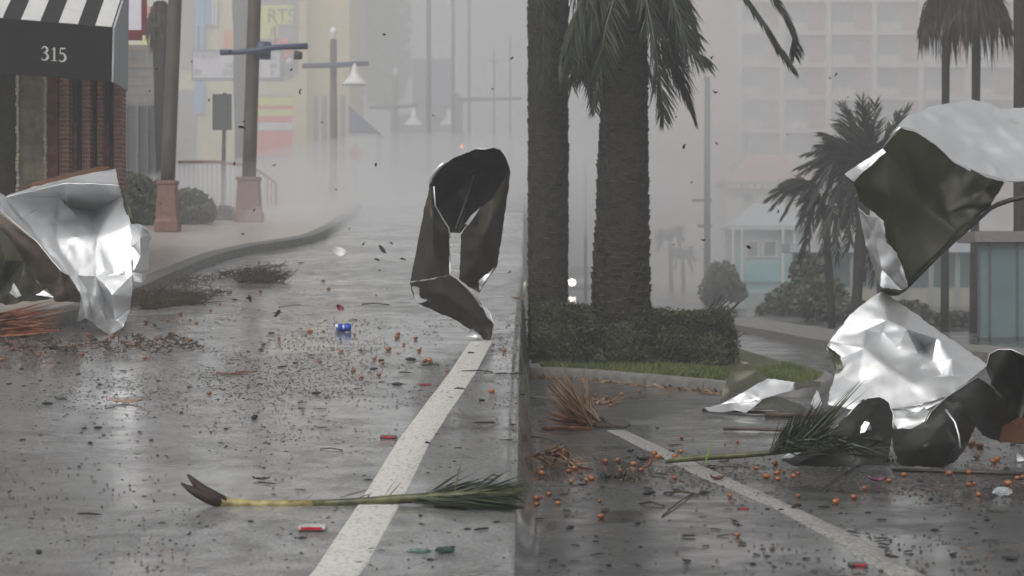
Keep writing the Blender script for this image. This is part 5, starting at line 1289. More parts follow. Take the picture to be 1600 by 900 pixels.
# ================================================================== FALLEN PALM LEAVES
M_GREENF = mat('fresh_palm_green', (.022, .036, .013), .42, var=.55, scale=9, col2=(.060, .078, .028))
M_DARKGREEN = mat('dark_wet_leaflets', (.012, .019, .008), .42, var=.5, scale=5)
M_STEM = mat('pale_leaf_base', (.27, .215, .085), .45, var=.45, scale=24, stretch=(1, 1, 1))
M_STEMG = mat('green_leaf_stem', (.050, .062, .016), .42, var=.5, scale=22, col2=(.105, .11, .035))
M_CHAR = mat('dark_torn_stub', (.028, .016, .011), .7, var=.4, scale=12, bump=.5)
M_RUST = mat('rust_red_dry_leaf', (.22, .066, .026), .55, var=.45, scale=6, col2=(.33, .13, .06))
M_TAN = mat('tan_dry_leaf', (.19, .115, .060), .6, var=.4, scale=6, col2=(.30, .19, .11))
def green_frond_left():
    y = 7.70; b = GL(560, 792)
    root = thing('palm_frond', (b.x, b.y, b.z), 'fresh green palm frond with a split dark stub lying across the lane line', 'palm frond')
    def q(px, py, d=0): return P(px, py, y + d)
    def stub(bm):
        add_tube(bm, [q(352, 786), q(335, 778), q(318, 767), q(304, 754), q(293, 741)], [.025, .027, .024, .015, .005], 8, jit=lambda i, k: .15 * math.sin(i * 3 + k * 2))
        add_tube(bm, [q(345, 787, -.01), q(325, 778, -.01), q(308, 770, -.01), q(295, 763, -.01), q(283, 755, -.01)], [.020, .021, .020, .014, .004], 8, jit=lambda i, k: .15 * math.sin(i * 2 + k * 3))
        add_tube(bm, [q(322, 772, .02), q(312, 763, .02), q(305, 758, .02)], [.015, .009, .003], 6)
    part('split_stub', root, M_CHAR, stub, smooth=True)
    part('pale_stem', root, M_STEM, lambda bm: add_tube(bm, [q(346, 784), q(370, 787.5), q(400, 789), q(440, 788), q(492, 787)], [.0250, .0215, .0185, .0165, .0150], 10), smooth=True)
    part('green_stem', root, M_STEMG, lambda bm: add_tube(bm, [q(488, 787), q(520, 786), q(560, 784.5), q(620, 780), q(680, 777), q(740, 773), q(815, 768)], [.0150, .0160, .0175, .0190, .020, .019, .016], 10), smooth=True)
    r = random.Random(5)
    def spines(bm):
        for (px, l) in ((372, 7), (385, 6), (398, 7), (412, 6), (428, 8), (445, 7), (460, 8), (478, 7), (500, 7), (520, 6), (540, 6), (355, 6)):
            p0 = q(px, 791, -.01); blade(bm, p0, p0 + Vector((-.015 * 1, -.01, 0)) + Vector((l * .0018 * 1.4, 0, -l * .0012)), .006, 0, seg=2)
        for (x0, y0_, x1, y1_) in ((440, 785, 458, 772), (475, 784, 495, 767), (532, 777, 583, 762), (570, 781, 582, 768), (602, 774, 622, 744), (608, 774, 628, 752), (560, 778, 578, 771)):
            blade(bm, q(x0, y0_), q(x1, y1_, .02), .008, 0, seg=2)
    part('spines', root, M_TAN, spines, kind='stuff')
    def leaves(bm):
        for k in range(190):
            u = r.random(); px = 640 + 150 * u; py = 779 - (px - 640) * .055
            lo = r.random() < .5
            if lo:
                e = (min(px + r.uniform(50, 150), 824), py + r.uniform(2, 17) - 4, r.uniform(-.25, .06)); 
                p0 = q(px, py + r.uniform(-2, 4), r.uniform(-.03, .02)); p1 = q(e[0], min(e[1], 793), e[2])
                p1.z = max(p1.z, gh(p1.x, p1.y) + .006)
            else:
                p0 = q(px, py, r.uniform(-.02, .02)); p1 = q(min(px + r.uniform(60, 160), 825), py - r.uniform(0, 24), r.uniform(-.02, .35))
            blade(bm, p0, p1, r.uniform(.006, .013), r.uniform(-.01, .02), seg=4)
    part('leaflets', root, M_GREENF, leaves, kind='stuff')
    def dark(bm):
        for k in range(34):
            px = r.uniform(655, 740); py = 776
            p0 = q(px, py, .03); p1 = q(min(px + r.uniform(50, 110), 822), py - r.uniform(8, 48), r.uniform(.05, .3))
            blade(bm, p0, p1, r.uniform(.007, .014), .012, seg=4)
        for k in range(60):
            px = r.uniform(640, 760)
            p0 = q(px, 785, -.02); p1 = q(min(px + r.uniform(40, 120), 822), 790 + r.uniform(0, 7), -.1 - r.uniform(0, .1)); p1.z = max(p1.z, gh(p1.x, p1.y) + .004)
            blade(bm, p0, p1, r.uniform(.008, .016), .0, seg=3)
    part('wilted_leaflets', root, M_DARKGREEN, dark, kind='stuff')
    part('upright_leaflet', root, M_GREENF, lambda bm: [blade(bm, q(711, 770), q(722, 715, .05), .014, 0, seg=4), blade(bm, q(690, 768), q(712, 752, .1), .01, 0, seg=4)])
green_frond_left()
def green_frond_right():
    y = 10.05; b = GR(1180, 715); 
    root = thing('palm_frond', (b.x, b.y, 0), 'green palm frond with bushy leaves crushed under the slumped sheet', 'palm frond')
    def q(px, py, d=0):
        v = P(px, py, y + d); v.z = max(v.z, gh(v.x, v.y) + .008); return v
    part('green_stem', root, M_STEMG, lambda bm: add_tube(bm, [q(1040, 722, .0), q(1060, 718, .0), q(1100, 715, .0), q(1150, 712), q(1200, 708), q(1260, 702)], [.010, .016, .016, .015, .014, .012], 9), smooth=True)
    r = random.Random(6)
    def leaves(bm):
        for k in range(230):
            px = r.uniform(1200, 1262); py = 708 - (px - 1200) * .25
            p0 = q(px, py, r.uniform(-.1, .1)); a = r.random()
            p1 = q(px + r.uniform(20, 80), py - r.uniform(10, 92) * (1 - .3 * a), r.uniform(-.12, .1))
            blade(bm, p0, p1, r.uniform(.006, .013), r.uniform(-.01, .04), seg=4)
        for k in range(70):
            px = r.uniform(1215, 1350)
            p0 = q(px, 700 + r.uniform(-20, 14), -.5 + r.uniform(-.1, .3)); p1 = q(px + r.uniform(20, 70), 690 + r.uniform(-25, 30), -.55 + r.uniform(-.15, .2))
            blade(bm, p0, p1, r.uniform(.008, .016), .01, seg=3)
    part('leaflets', root, M_DARKGREEN, leaves, kind='stuff')
    def curl(bm):
        for (x0, y0_, x1, y1_) in ((1236, 690, 1215, 678), (1225, 705, 1205, 690), (1250, 690, 1352, 592), (1260, 690, 1345, 600), (1240, 695, 1338, 603), (1290, 660, 1360, 590), (1280, 670, 1362, 610)):
            blade(bm, q(x0, y0_, -.15), q(x1, y1_, -.18), .012, -.02, seg=5)
    part('long_leaflets', root, M_GREENF, curl)
    part('upright_leaflet', root, mat('bright_green_blade', (.13, .22, .03), .4, var=.25), lambda bm: blade(bm, q(1102, 727, -.25), q(1118, 676, -.25), .022, 0, seg=4))
green_frond_right()
def dry_frond_right():
    b = GR(940, 668); y = b.y
    root = thing('dried_frond', (b.x, b.y, 0), 'upright fan of reddish dry palm leaf at the end of the lane line', 'dry palm leaf')
    r = random.Random(8)
    def q(px, py, d=0):
        v = P(px, py, y + d); v.z = max(v.z, gh(v.x, v.y) + .006); return v
    tips = [(846, 586), (858, 584), (842, 612), (848, 622), (872, 590), (880, 600), (905, 588), (912, 586), (862, 600), (842, 626), (850, 640), (866, 610), (888, 598), (858, 655), (870, 660), (878, 580), (900, 600), (850, 600)]
    def bl(bm):
        for k in range(72):
            tx, ty = tips[k % len(tips)] if k < 36 else (r.uniform(846, 905), r.uniform(600, 650))
            p0 = q(940 - r.uniform(0, 32), 668 - r.uniform(0, 14), r.uniform(-.06, .06)); p1 = q(tx + r.uniform(-6, 6), ty + r.uniform(-4, 6), r.uniform(-.25, .25))
            blade(bm, p0, p1, r.uniform(.016, .032), r.uniform(-.08, .0), seg=5, fold=.5)
    part('blades', root, M_TAN, bl, kind='stuff')
    def bl2(bm):
        for k in range(30):
            p0 = q(930 - r.uniform(0, 20), 666 - r.uniform(0, 4)); p1 = q(r.uniform(845, 905), r.uniform(640, 668), r.uniform(-.2, .1))
            blade(bm, p0, p1, r.uniform(.012, .03), -.02, seg=4, fold=.5)
        for k in range(22):
            px = r.uniform(845, 915); p0 = q(px, 677, -.2); p1 = q(px + r.uniform(10, 40), 678 + r.uniform(-8, 3), -.25)
            blade(bm, p0, p1, r.uniform(.02, .04), -.02, seg=3, fold=.4)
    part('rusty_blades', root, M_RUST, bl2, kind='stuff')
    part('stub', root, M_CHAR, lambda bm: [add_tube(bm, [q(926, 664), q(938, 666), q(955, 669), q(975, 668), q(986, 664)], [.035, .034, .018, .010, .005], 7), add_tube(bm, [q(926, 651, .1), q(940, 653, .1), q(950, 662, .1), q(958, 668, .05)], [.006, .012, .012, .01], 6)], smooth=True)
dry_frond_right()
def dry_clump_right():
    b = GR(880, 728); y = b.y
    root = thing('dried_frond', (b.x, b.y, 0), 'low tangled clump of tan dry palm leaf nearest the left of the right street', 'dry palm leaf')
    r = random.Random(12)
    def q(px, py, d=0):
        v = P(px, py, y + d); v.z = max(v.z, gh(v.x, v.y) + .005); return v
    def bl(bm):
        for (x0, y0_, x1, y1_) in ((880, 694, 925, 731), (884, 697, 918, 728), (840, 712, 872, 735), (845, 714, 866, 738), (850, 712, 900, 722), (880, 694, 850, 712), (878, 696, 838, 714), (882, 700, 905, 716), (860, 722, 912, 730), (848, 718, 890, 732), (830, 726, 858, 734), (868, 706, 905, 732)):
            blade(bm, q(x0, y0_, r.uniform(-.05, .1)), q(x1, y1_, r.uniform(-.15, .05)), r.uniform(.010, .02), r.uniform(-.02, .01), seg=4, fold=.4)
        for k in range(44):
            px = r.uniform(826, 905); p0 = q(px, 732 - r.uniform(0, 24), r.uniform(-.1, .1)); p1 = q(px + r.uniform(-15, 45), 733 - r.uniform(0, 14), r.uniform(-.15, .1))
            blade(bm, p0, p1, r.uniform(.006, .014), r.uniform(-.02, .01), seg=4, fold=.4)
    part('blades', root, M_TAN, bl, kind='stuff')
    def rb(bm):
        for k in range(26):
            px = r.uniform(838, 886); p0 = q(px, 708 + r.uniform(-4, 10)); p1 = q(px + r.uniform(-20, 18), 715 - r.uniform(-10, 20), .1)
            blade(bm, p0, p1, r.uniform(.014, .03), .0, seg=3, fold=.3)
        blade(bm, q(895, 729, -.1), q(928, 733, -.15), .03, 0, seg=4)
    part('rusty_blades', root, M_RUST, rb, kind='stuff')
dry_clump_right()
def dry_frond_left():
    b = GL(20, 524); y = b.y
    root = thing('dried_frond', (b.x, b.y, b.z), 'rust red dry palm leaf fanned out below the crumpled sheet by the shop', 'dry palm leaf')
    r = random.Random(14)
    def q(px, py, d=0):
        v = P(px, py, y + d); v.z = max(v.z, gh(v.x, v.y) + .006); return v
    def bl(bm):
        for k in range(80):
            p0 = q(-60 + r.uniform(0, 40), 512 + r.uniform(-18, 14), r.uniform(-.1, .1)); p1 = q(r.uniform(40, 106), r.uniform(482, 530), r.uniform(-.25, .25))
            blade(bm, p0, p1, r.uniform(.02, .045), r.uniform(-.05, .03), seg=5, fold=.45)
        for (tx, ty) in ((84, 472), (105, 500), (100, 525), (88, 478), (70, 488), (96, 528)):
            blade(bm, q(-40, 506), q(tx, ty, r.uniform(-.1, .2)), .035, -.02, seg=5, fold=.5)
    part('blades', root, M_RUST, bl, kind='stuff')
dry_frond_left()

# ---- brush piles washed against the left kerb
def brush(name, spots, n, L, label, seed, m=None, cat='brush pile', leaves=0):
    bm = bmesh.new(); r = random.Random(seed)
    for _ in range(n):
        px, py = spots[r.randrange(len(spots))]; p = GL(px + r.uniform(-16, 16), py + r.uniform(-2.5, 2.5)); p.z = gh(p.x, p.y) + r.uniform(0, .05)
        d = Vector((r.uniform(-1, 1), r.uniform(-.7, .7), abs(r.gauss(0, .16)))).normalized() * L * r.uniform(.3, 1)
        add_tube(bm, [p, p + d * .4 + Vector((r.uniform(-.03, .03), r.uniform(-.03, .03), r.uniform(0, .03))), p + d * .75 + Vector((r.uniform(-.03, .03), 0, r.uniform(0, .03))), p + d], [.0045, .004, .003, .0015], 4, caps=False)
    for _ in range(leaves):
        px, py = spots[r.randrange(len(spots))]; p = GL(px + r.uniform(-20, 20), py + r.uniform(-3, 4)); p.z = gh(p.x, p.y) + r.uniform(0.003, .04)
        d = Vector((r.uniform(-1, 1), r.uniform(-1, 1), r.uniform(-.1, .4))).normalized() * r.uniform(.02, .06)
        blade(bm, p, p + d, r.uniform(.010, .026), 0, mi=1, seg=2)
    o = world_obj(name, bm, [m or M_TWIG, M_LITTER])
    tag(o, label, cat); return o
M_LITTER = mat('soaked_leaf_litter', (.085, .045, .026), .6, var=.5, scale=7)
M_BRUSH = mat('brown_brush_twigs', (.060, .045, .030), .8, var=.4, scale=10)
def brush_thing(*a, **k):
    o = brush(*a, **k); o['kind'] = 'stuff'; return o
brush_thing('brush_pile', [(232, 482), (250, 478), (270, 476), (285, 475), (300, 474), (240, 470), (262, 468), (280, 470)], 520, .30, 'dark brush pile washed against the left kerb beside the crumpled sheet', 41, M_BRUSH, leaves=110)
brush_thing('brush_pile', [(385, 442), (400, 441), (415, 440), (428, 441), (408, 436), (395, 439), (412, 437)], 380, .27, 'small mound of twigs standing alone in the left street', 42, M_BRUSH, leaves=60)
brush_thing('leaf_drift', [(200 + 11 * k, 478 - 1.2 * k) for k in range(14)] + [(290 + 12 * k, 446 - 2.4 * k) for k in range(12)], 260, .16, 'drift of twigs and leaves along the left kerb', 43, M_BRUSH, leaves=200)
brush_thing('leaf_drift', [(k * 13, 533 + (k % 5) * 5) for k in range(24)], 150, .06, 'scatter of bark and leaf bits below the crumpled sheet', 44, M_BRUSH, leaves=260)
def gutter():
    bm = bmesh.new(); r = random.Random(45)
    for _ in range(260):
        k = r.random(); v = isl[int(k * 38)]; p = Vector((v.x + r.uniform(-.1, .1), v.y - abs(r.gauss(0, .10)) - .02, 0)); p.z = gh(p.x, p.y) + .006
        d = Vector((r.uniform(-1, 1), r.uniform(-.5, .5), r.uniform(0, .2))).normalized() * r.uniform(.03, .10)
        blade(bm, p, p + d, r.uniform(.012, .035), 0, seg=2)
    for _ in range(150):
        v = GR(r.uniform(890, 965), 630 + r.gauss(0, 1.5)); v.z = gh(v.x, v.y) + r.uniform(.004, .03)
        d = Vector((r.uniform(-1, 1), r.uniform(-.5, .5), r.uniform(0, .3))).normalized() * r.uniform(.03, .09)
        blade(bm, v, v + d, r.uniform(.015, .035), 0, seg=2)
    o = world_obj('leaf_drift', bm, M_TAN); tag(o, 'thin drift of fallen dry leaves in the gutter by the planted island', None, kind='stuff')
gutter()

# ================================================================== SMALL DEBRIS
M_FRUIT = mat('orange_palm_fruit', (.30, .092, .018), .36, var=.28, scale=14, coat=.3)
def vary(m, a, b):      # each fruit gets its own ripeness
    t = m.node_tree; oi = t.nodes.new('ShaderNodeObjectInfo'); rp = t.nodes.new('ShaderNodeValToRGB')
    rp.color_ramp.elements[0].color = (*a, 1); rp.color_ramp.elements[1].color = (*b, 1)
    t.links.new(oi.outputs['Random'], rp.inputs['Fac']); bs = t.nodes['Principled BSDF']
    src = bs.inputs['Base Color'].links[0].from_socket; mx = t.nodes.new('ShaderNodeMix'); mx.data_type = 'RGBA'; mx.blend_type = 'MULTIPLY'; mx.inputs[0].default_value = 1
    t.links.new(src, mx.inputs[6]); t.links.new(rp.outputs['Color'], mx.inputs[7]); t.links.new(mx.outputs[2], bs.inputs['Base Color'])
vary(M_FRUIT, (.55, .45, .5), (1.15, 1.25, 1.3))
M_FRUITCAP = mat('fruit_calyx', (.16, .075, .030), .6, var=.3)
M_POD = mat('dark_wet_pod', (.014, .014, .017), .6, var=.4, scale=18)
M_BARK = mat('wet_bark_chip', (.020, .015, .012), .7, var=.5, scale=15)
def fruit_proto():
    root = thing('palm_fruit'); bm = bmesh.new()
    add_lathe(bm, (0, 0, 0), [(.001, -.0235), (.009, -.0215), (.0150, -.014), (.0175, -.002), (.0165, .010), (.0115, .0185), (.004, .0225), (.001, .0235)], 12)
    fl = mesh_obj('flesh', bm, M_FRUIT, root, True)
    bm = bmesh.new(); add_lathe(bm, (0, 0, 0), [(.0085, -.0225), (.0078, -.0245), (.004, -.0262), (.001, -.027)], 8)
    mesh_obj('calyx', bm, M_FRUITCAP, root, True)
    return root
SCATTER = []
fproto = fruit_proto(); used = [False]
def fruit(px, py, r, size=1.0):
    v = G(px, py)
    o = fproto if not used[0] else copy_tree(fproto); used[0] = True
    s = size * r.choice((r.uniform(.5, .75), r.uniform(.7, .95)))
    o.location = (v.x, v.y, gh(v.x, v.y) + .0158 * s + .001)
    o.rotation_euler = (math.radians(90) + r.uniform(-.12, .12), 0, r.uniform(0, 6.28) if r.random() < .3 else math.pi / 2 + r.uniform(-.6, .6))
    o.scale = (s,) * 3
    SCATTER.append((o, px, py, 'orange palm fruit'))
    if px < 821: tag(o, 'small orange palm fruit lying loose on the wet left street', 'palm fruit', 'orange palm fruits scattered on the left street')
    else: tag(o, 'small orange palm fruit lying loose on the darker right street', 'palm fruit', 'orange palm fruits scattered on the right street')
r = random.Random(50)
LF = [(500, 568), (553, 582), (565, 592), (592, 588), (598, 570), (620, 529), (631, 540), (607, 549), (622, 525), (411, 541), (436, 531), (486, 520), (407, 457), (513, 453), (588, 463), (327, 618), (217, 528), (222, 533), (245, 533), (267, 527), (297, 534), (218, 541), (203, 542), (266, 522), (307, 506), (314, 476), (311, 471), (344, 477), (329, 487), (348, 392), (242, 509), (19, 548), (33, 549), (75, 531), (176, 528), (138, 525), (3, 564), (664, 567), (671, 566), (768, 615), (699, 582), (788, 550), (360, 398), (352, 402), (305, 474), (320, 478), (282, 492), (228, 505), (262, 502), (150, 545), (112, 540), (60, 556), (405, 410), (438, 421)]
for (a, b) in LF: fruit(a, b, r)
for _ in range(10): fruit(r.choice([r.gauss(590, 60), r.uniform(30, 330)]), r.uniform(500, 570), r, .85)
Z7 = [(95, 318), (88, 352), (240, 338), (250, 398), (130, 467), (68, 495), (65, 525), (405, 503), (505, 280), (515, 335), (632, 330), (365, 378), (333, 390), (845, 230), (735, 258), (815, 257), (810, 376), (1110, 476), (1245, 318), (850, 155), (435, 288), (1355, 297), (1365, 350), (1370, 382), (180, 518), (720, 262), (590, 300), (270, 322), (355, 372), (1150, 176), (700, 245)]
Z8 = [(110, 298), (120, 350), (155, 340), (235, 350), (120, 382), (5, 320), (235, 475), (437, 512), (535, 485), (595, 436), (725, 395), (718, 281), (775, 281), (1165, 193), (1205, 200), (1200, 263), (1312, 276), (1158, 351), (1185, 412), (1368, 414), (1050, 357), (1450, 377), (805, 361), (1180, 186), (1150, 186), (1220, 205), (1290, 290), (1420, 380), (60, 372), (205, 368), (745, 278)]
for (a, b) in Z7: fruit(820 + a / 3.4625, 640 + b / 3.4625, r, .88)
for (a, b) in Z8: fruit(1180 + a / 3.462, 640 + b / 3.462, r, .88)
for _ in range(4): fruit(r.uniform(835, 1590), r.uniform(735, 790) if r.random() < .7 else r.uniform(790, 850), r, .75)
for _ in range(10): fruit(r.uniform(830, 1000), r.uniform(610, 640), r, .8)

# dark pods and chips lying about: a few shapes, copied
def pod_proto(k):
    rr = random.Random(60 + k); bm = bmesh.new()
    L = (.020, .030, .042, .026)[k]; R_ = (.010, .0075, .006, .011)[k]
    add_tube(bm, [(-L, 0, 0), (-L * .6, .003, .001), (0, 0.002, .002), (L * .6, -.003, .001), (L, .001, 0)], [R_ * .35, R_ * .9, R_, R_ * .85, R_ * .3], 7, jit=lambda i, j: rr.uniform(-.18, .18))
    for v in bm.verts: v.co.z *= .6
    o = mesh_obj('seed_pod' if k in (0, 3) else 'bark_chip', bm, M_POD if k in (0, 3) else M_BARK, None, True); return o
protos = [pod_proto(k) for k in range(4)]; seen = [False] * 4
def chip(px, py, r, size=1.0, k=None):
    v = G(px, py); k = r.randrange(4) if k is None else k
    if seen[k]: o = protos[k].copy(); COL.objects.link(o)
    else: o = protos[k]; seen[k] = True
    s = size * r.uniform(.7, 1.25)
    o.scale = (s, s, s); o.rotation_euler = (r.uniform(-.2, .2), r.uniform(-.06, .06), r.gauss(0, .7))
    o.location = (v.x, v.y, gh(v.x, v.y) + .006 * s)
    SCATTER.append((o, px, py, 'dark seed pod' if k in (0, 3) else 'dark bark chip'))
    sd_ = 'left' if px < 821 else 'right'
    if k in (0, 3): tag(o, f'small dark wet seed pod lying on the {sd_} street', 'seed pod', f'dark seed pods scattered on the {sd_} street')
    else: tag(o, f'thin dark bark chip lying flat on the {sd_} street', 'bark chip', f'bark chips scattered on the {sd_} street')
def clear_of_line(px, py): return True
for (a, b, s) in [(424, 522, 1.6), (441, 575, 1.2), (621, 603, 1.5), (397, 655, 1.3), (494, 617, 1.2), (472, 631, 1.1), (596, 565, 1.2), (642, 564, 1.5), (633, 584, 1.2), (584, 578, 1.2), (74, 634, 1.3), (140, 806, 1.0), (60, 864, .8), (752, 832, 1.), (736, 553, 1.4), (667, 693, 1.1), (718, 609, 1.1), (758, 663, 1.6), (753, 627, 1.2), (783, 585, 1.5), (807, 586, 1.4), (408, 548, 1.0), (487, 557, 1.1), (331, 771, .9), (171, 640, 1.0), (132, 671, 1.2), (153, 670, 1.1), (92, 567, 1.2), (83, 545, 1.8), (443, 415, 1.6), (470, 411, 1.3), (505, 440, 1.4), (389, 467, 1.6), (434, 490, 1.6), (367, 470, 1.4), (813, 610, 1.3)]:
    chip(a, b, r, s)
for (a, b, s) in [(1014, 772, 2.0), (1148, 817, 1.9), (1076, 841, 1.4), (889, 829, 1.2), (1100, 771, 1.4), (1050, 773, 1.8), (1245, 794, 2.2), (1288, 794, 1.3), (1356, 802, 1.2), (1333, 834, 1.4), (1394, 873, 1.5), (1580, 874, 1.5), (1461, 829, 1.5), (1381, 853, 1.2), (1542, 814, 1.5), (1438, 753, 1.3), (1312, 767, 1.2), (1455, 781, 1.2), (1520, 826, 1.2), (1074, 880, 1.4), (985, 622, 2.2), (1027, 668, 1.2), (985, 705, 1.6), (910, 757, 1.6), (845, 665, 1.4), (1050, 705, 2.0), (1032, 742, 1.8), (1000, 735, 1.4), (1160, 790, 1.2), (1088, 757, 1.2)]:
    chip(a, b, r, s * .62)
for _ in range(215):
    px = r.uniform(2, 812); py = 500 + 390 * r.random() ** 1.7
    chip(px, py, r, r.choice((.3, .4, .55, .7)))
for _ in range(205):
    px = r.uniform(832, 1598); py = 690 + 200 * r.random() ** 1.25
    chip(px, py, r, r.choice((.3, .4, .55, .7)))
# countless specks of leaf and grit, one object a street
def specks():
    for nm, n, lo, hi, y_lo, y_hi, lab, sd_ in (('debris_specks', 17000, -40, 815, 440, 900, 'fine dark specks of leaf and bark over the left street', 71), ('debris_specks', 8000, 832, 1640, 640, 900, 'fine dark specks of leaf and bark over the right street', 72)):
        bm = bmesh.new(); q = random.Random(sd_)
        for _ in range(n):
            px = q.uniform(lo, hi)
            py = y_lo + (y_hi - y_lo) * q.random() ** 1.2
            if lo < 0 and q.random() < .6: py = q.gauss(560, 55)
            if py < 440 or py > 905: continue
            if lo < 0 and py > 690 and q.random() < .6: continue
            if lo > 0 and q.random() < .75: py = q.gauss(755, 35)
            if lo > 0 and py < 650: continue
            v = G(px, py)
            d_ = noise.noise(Vector((v.x * 1.1, v.y * .45, 3))) + .5 * noise.noise(Vector((v.x * 3.5, v.y * 1.6, 8)))
            if q.random() > max(.06, min(1, .42 + d_ * 1.6)): continue
            z = gh(v.x, v.y); L = q.uniform(.003, .013) * (1.35 if q.random() < .12 else 1); w_ = L * q.uniform(.25, .6); a = q.gauss(0, .8); h = q.uniform(.001, .006)
            d = Vector((math.cos(a), math.sin(a), 0)) * L; e = Vector((-d.y, d.x, 0)).normalized() * w_
            p = Vector((v.x, v.y, z))
            V = [bm.verts.new(p - d + Vector((0, 0, .001))), bm.verts.new(p - e + Vector((0, 0, h * .5))), bm.verts.new(p + d + Vector((0, 0, .001))), bm.verts.new(p + e + Vector((0, 0, h * .5))), bm.verts.new(p + Vector((0, 0, h + .002)))]
            mi = 0 if q.random() < .90 else (1 if q.random() < .4 else 2)
            for i in range(4): bm.faces.new((V[i], V[(i + 1) % 4], V[4])).material_index = mi
        o = mesh_obj(nm, bm, [M_BARK, M_RUST, M_TAN]); tag(o, lab, kind='stuff')
specks()

def small(name, label, cat, px, py, build, mats, smooth=None, dz=0.0, group=None):
    v = G(px, py); bm = bmesh.new(); build(bm)
    o = mesh_obj(name, bm, mats, None, smooth); o.location = (v.x, v.y, gh(v.x, v.y) + dz)
    return tag(o, label, cat, group)
# crushed drink can
def can():
    v = GL(536, 519); root = thing('drink_can', (v.x, v.y, gh(v.x, v.y) + .034), 'crushed blue and white drink can on its side in the left street', 'drink can')
    M_CB = mat('blue_can_print', (.02, .07, .42), .3, metal=.4, var=.15); M_CW = mat('white_can_print', (.75, .76, .8), .3, metal=.3, var=.08)
    def body(bm):
        add_tube(bm, [(-.062, 0, -.002), (-.058, 0, 0), (-.03, .002, .002), (0, .004, -.004), (.03, 0, .002), (.056, 0, 0), (.062, 0, 0)], [.026, .032, .033, .029, .032, .033, .027], 16, jit=lambda i, k: .10 * math.sin(i * 1.9 + k * 1.1))
    b = bmesh.new(); body(b); mesh_obj('body', b, M_CB, root, True)
    b = bmesh.new(); add_tube(b, [(-.066, 0, 0), (-.040, 0, 0)], [.0285, .0345], 16, jit=lambda i, k: .06 * math.sin(k)); mesh_obj('white_shoulder', b, M_CW, root, True)
    b = bmesh.new(); add_lathe(b, (0, -.0335, .006), [(.001, -.016), (.009, -.010), (.010, .004), (.004, .014), (.001, .017)], 8); mesh_obj('white_emblem', b, M_CW, root, True)
    b = bmesh.new(); add_tube(b, [(.0605, 0, 0), (.0645, 0, 0)], [.027, .024], 16); mesh_obj('lid', b, M_ALU, root, True)
    root.rotation_euler = (0, 0, .2)
can()
def leaf_shape(L, W, curl, m=7):
    def f(bm):
        prev = None
        for i in range(m + 1):
            u = i / m; w_ = W * math.sin(math.pi * (.06 + .9 * u)) ** .8
            z = curl * (4 * (u - .5) ** 2); row = []
            for s in (-1, -.5, 0, .5, 1): row.append(bm.verts.new((L * (u - .5), s * w_, z + curl * .9 * abs(s) ** 1.5 + .01 * math.sin(9 * u + s * 2) * abs(s) * .5)))
            if prev:
                for k in range(4): bm.faces.new((prev[k], row[k], row[k + 1], prev[k + 1]))
            prev = row
        bmesh.ops.recalc_face_normals(bm, faces=bm.faces[:]); bmesh.ops.solidify(bm, geom=bm.faces[:], thickness=.0015)
    return f
M_BROWNLEAF = mat('wet_brown_leaf', (.15, .055, .032), .35, var=.4, scale=11)
M_PALELEAF = mat('pale_pinkish_leaf', (.36, .23, .16), .45, var=.3, scale=9)
o = small('fallen_leaf', 'large curled wet brown leaf lying in the left street', 'leaf', 370, 586, leaf_shape(.26, .036, .008), M_BROWNLEAF, True, .004); o.rotation_euler = (.15, -.05, .05)
o = small('fallen_leaf', 'pale curled leaf lying alone nearest the wet patch', 'leaf', 196, 631, leaf_shape(.20, .045, .010), M_PALELEAF, True, .004); o.rotation_euler = (.1, 0, -.2)
o = small('fallen_leaf', 'thin dark leaf above the frond stem on the left', 'leaf', 408, 751, leaf_shape(.075, .012, .006), M_BARK, True, .004)
o = small('fallen_leaf', 'dark curled leaf beside the lane line on the right', 'leaf', 1008, 720, leaf_shape(.10, .018, .016), M_BARK, True, .004); o.rotation_euler = (0, 0, .3)
o = small('fallen_leaf', 'brown leaf standing on the lane line near the green stem', 'leaf', 1018, 728, leaf_shape(.08, .02, .014), M_BROWNLEAF, True, .02); o.rotation_euler = (.3, -.9, .2)
o = small('fallen_leaf', 'reddish crumpled leaf on the slanting lane line', 'leaf', 1121, 750, leaf_shape(.07, .02, .014), M_BROWNLEAF, True, .004)
o = small('flower_pod', 'purple flower pod lying before the slumped sheet', 'flower pod', 1371, 756, leaf_shape(.085, .018, .014), mat('purple_petal', (.17, .045, .11), .4, var=.3), True, .012); o.rotation_euler = (.2, 0, -.15)
M_DIRTYW = mat('dirty_white_plastic', (.42, .42, .42), .45, var=.25, scale=30)
# raised reflective markers
def marker(px, py, label, s=1.0, rz=.03, body=None):
    v = G(px, py); root = thing('road_marker', (v.x, v.y, gh(v.x, v.y)), label, 'road marker', rz=rz)
    b = bmesh.new(); add_box(b, (0, 0, .008 * s), (.105 * s, .09 * s, .016 * s), bevel=.005 * s); mesh_obj('body', b, body or M_DIRTYW, root)
    b = bmesh.new(); add_box(b, (0, -.0462 * s, .0095 * s), (.078 * s, .006 * s, .011 * s)); mesh_obj('reflector', b, mat('red_reflector', (.45, .015, .03), .25, var=.2), root)
    b = bmesh.new(); add_box(b, (0, -.046 * s, .0018 * s), (.088 * s, .008 * s, .0034 * s)); mesh_obj('base', b, M_DARKFRAME, root)
marker(488, 829, 'white road marker with a red reflector nearest the fallen frond stub', 1.0)
marker(607, 684, 'small worn road marker with a red reflector beside the lane line', .8, body=M_SIGNGREY)
marker(665, 602, 'farthest small red road marker left of the lane line', .7, body=M_SIGNGREY)
marker(1161, 795, 'small red road marker left of the slanting lane line', .45, body=M_SIGNGREY)
marker(1340, 884, 'red road marker at the very bottom of the right street', .6, body=M_SIGNGREY)
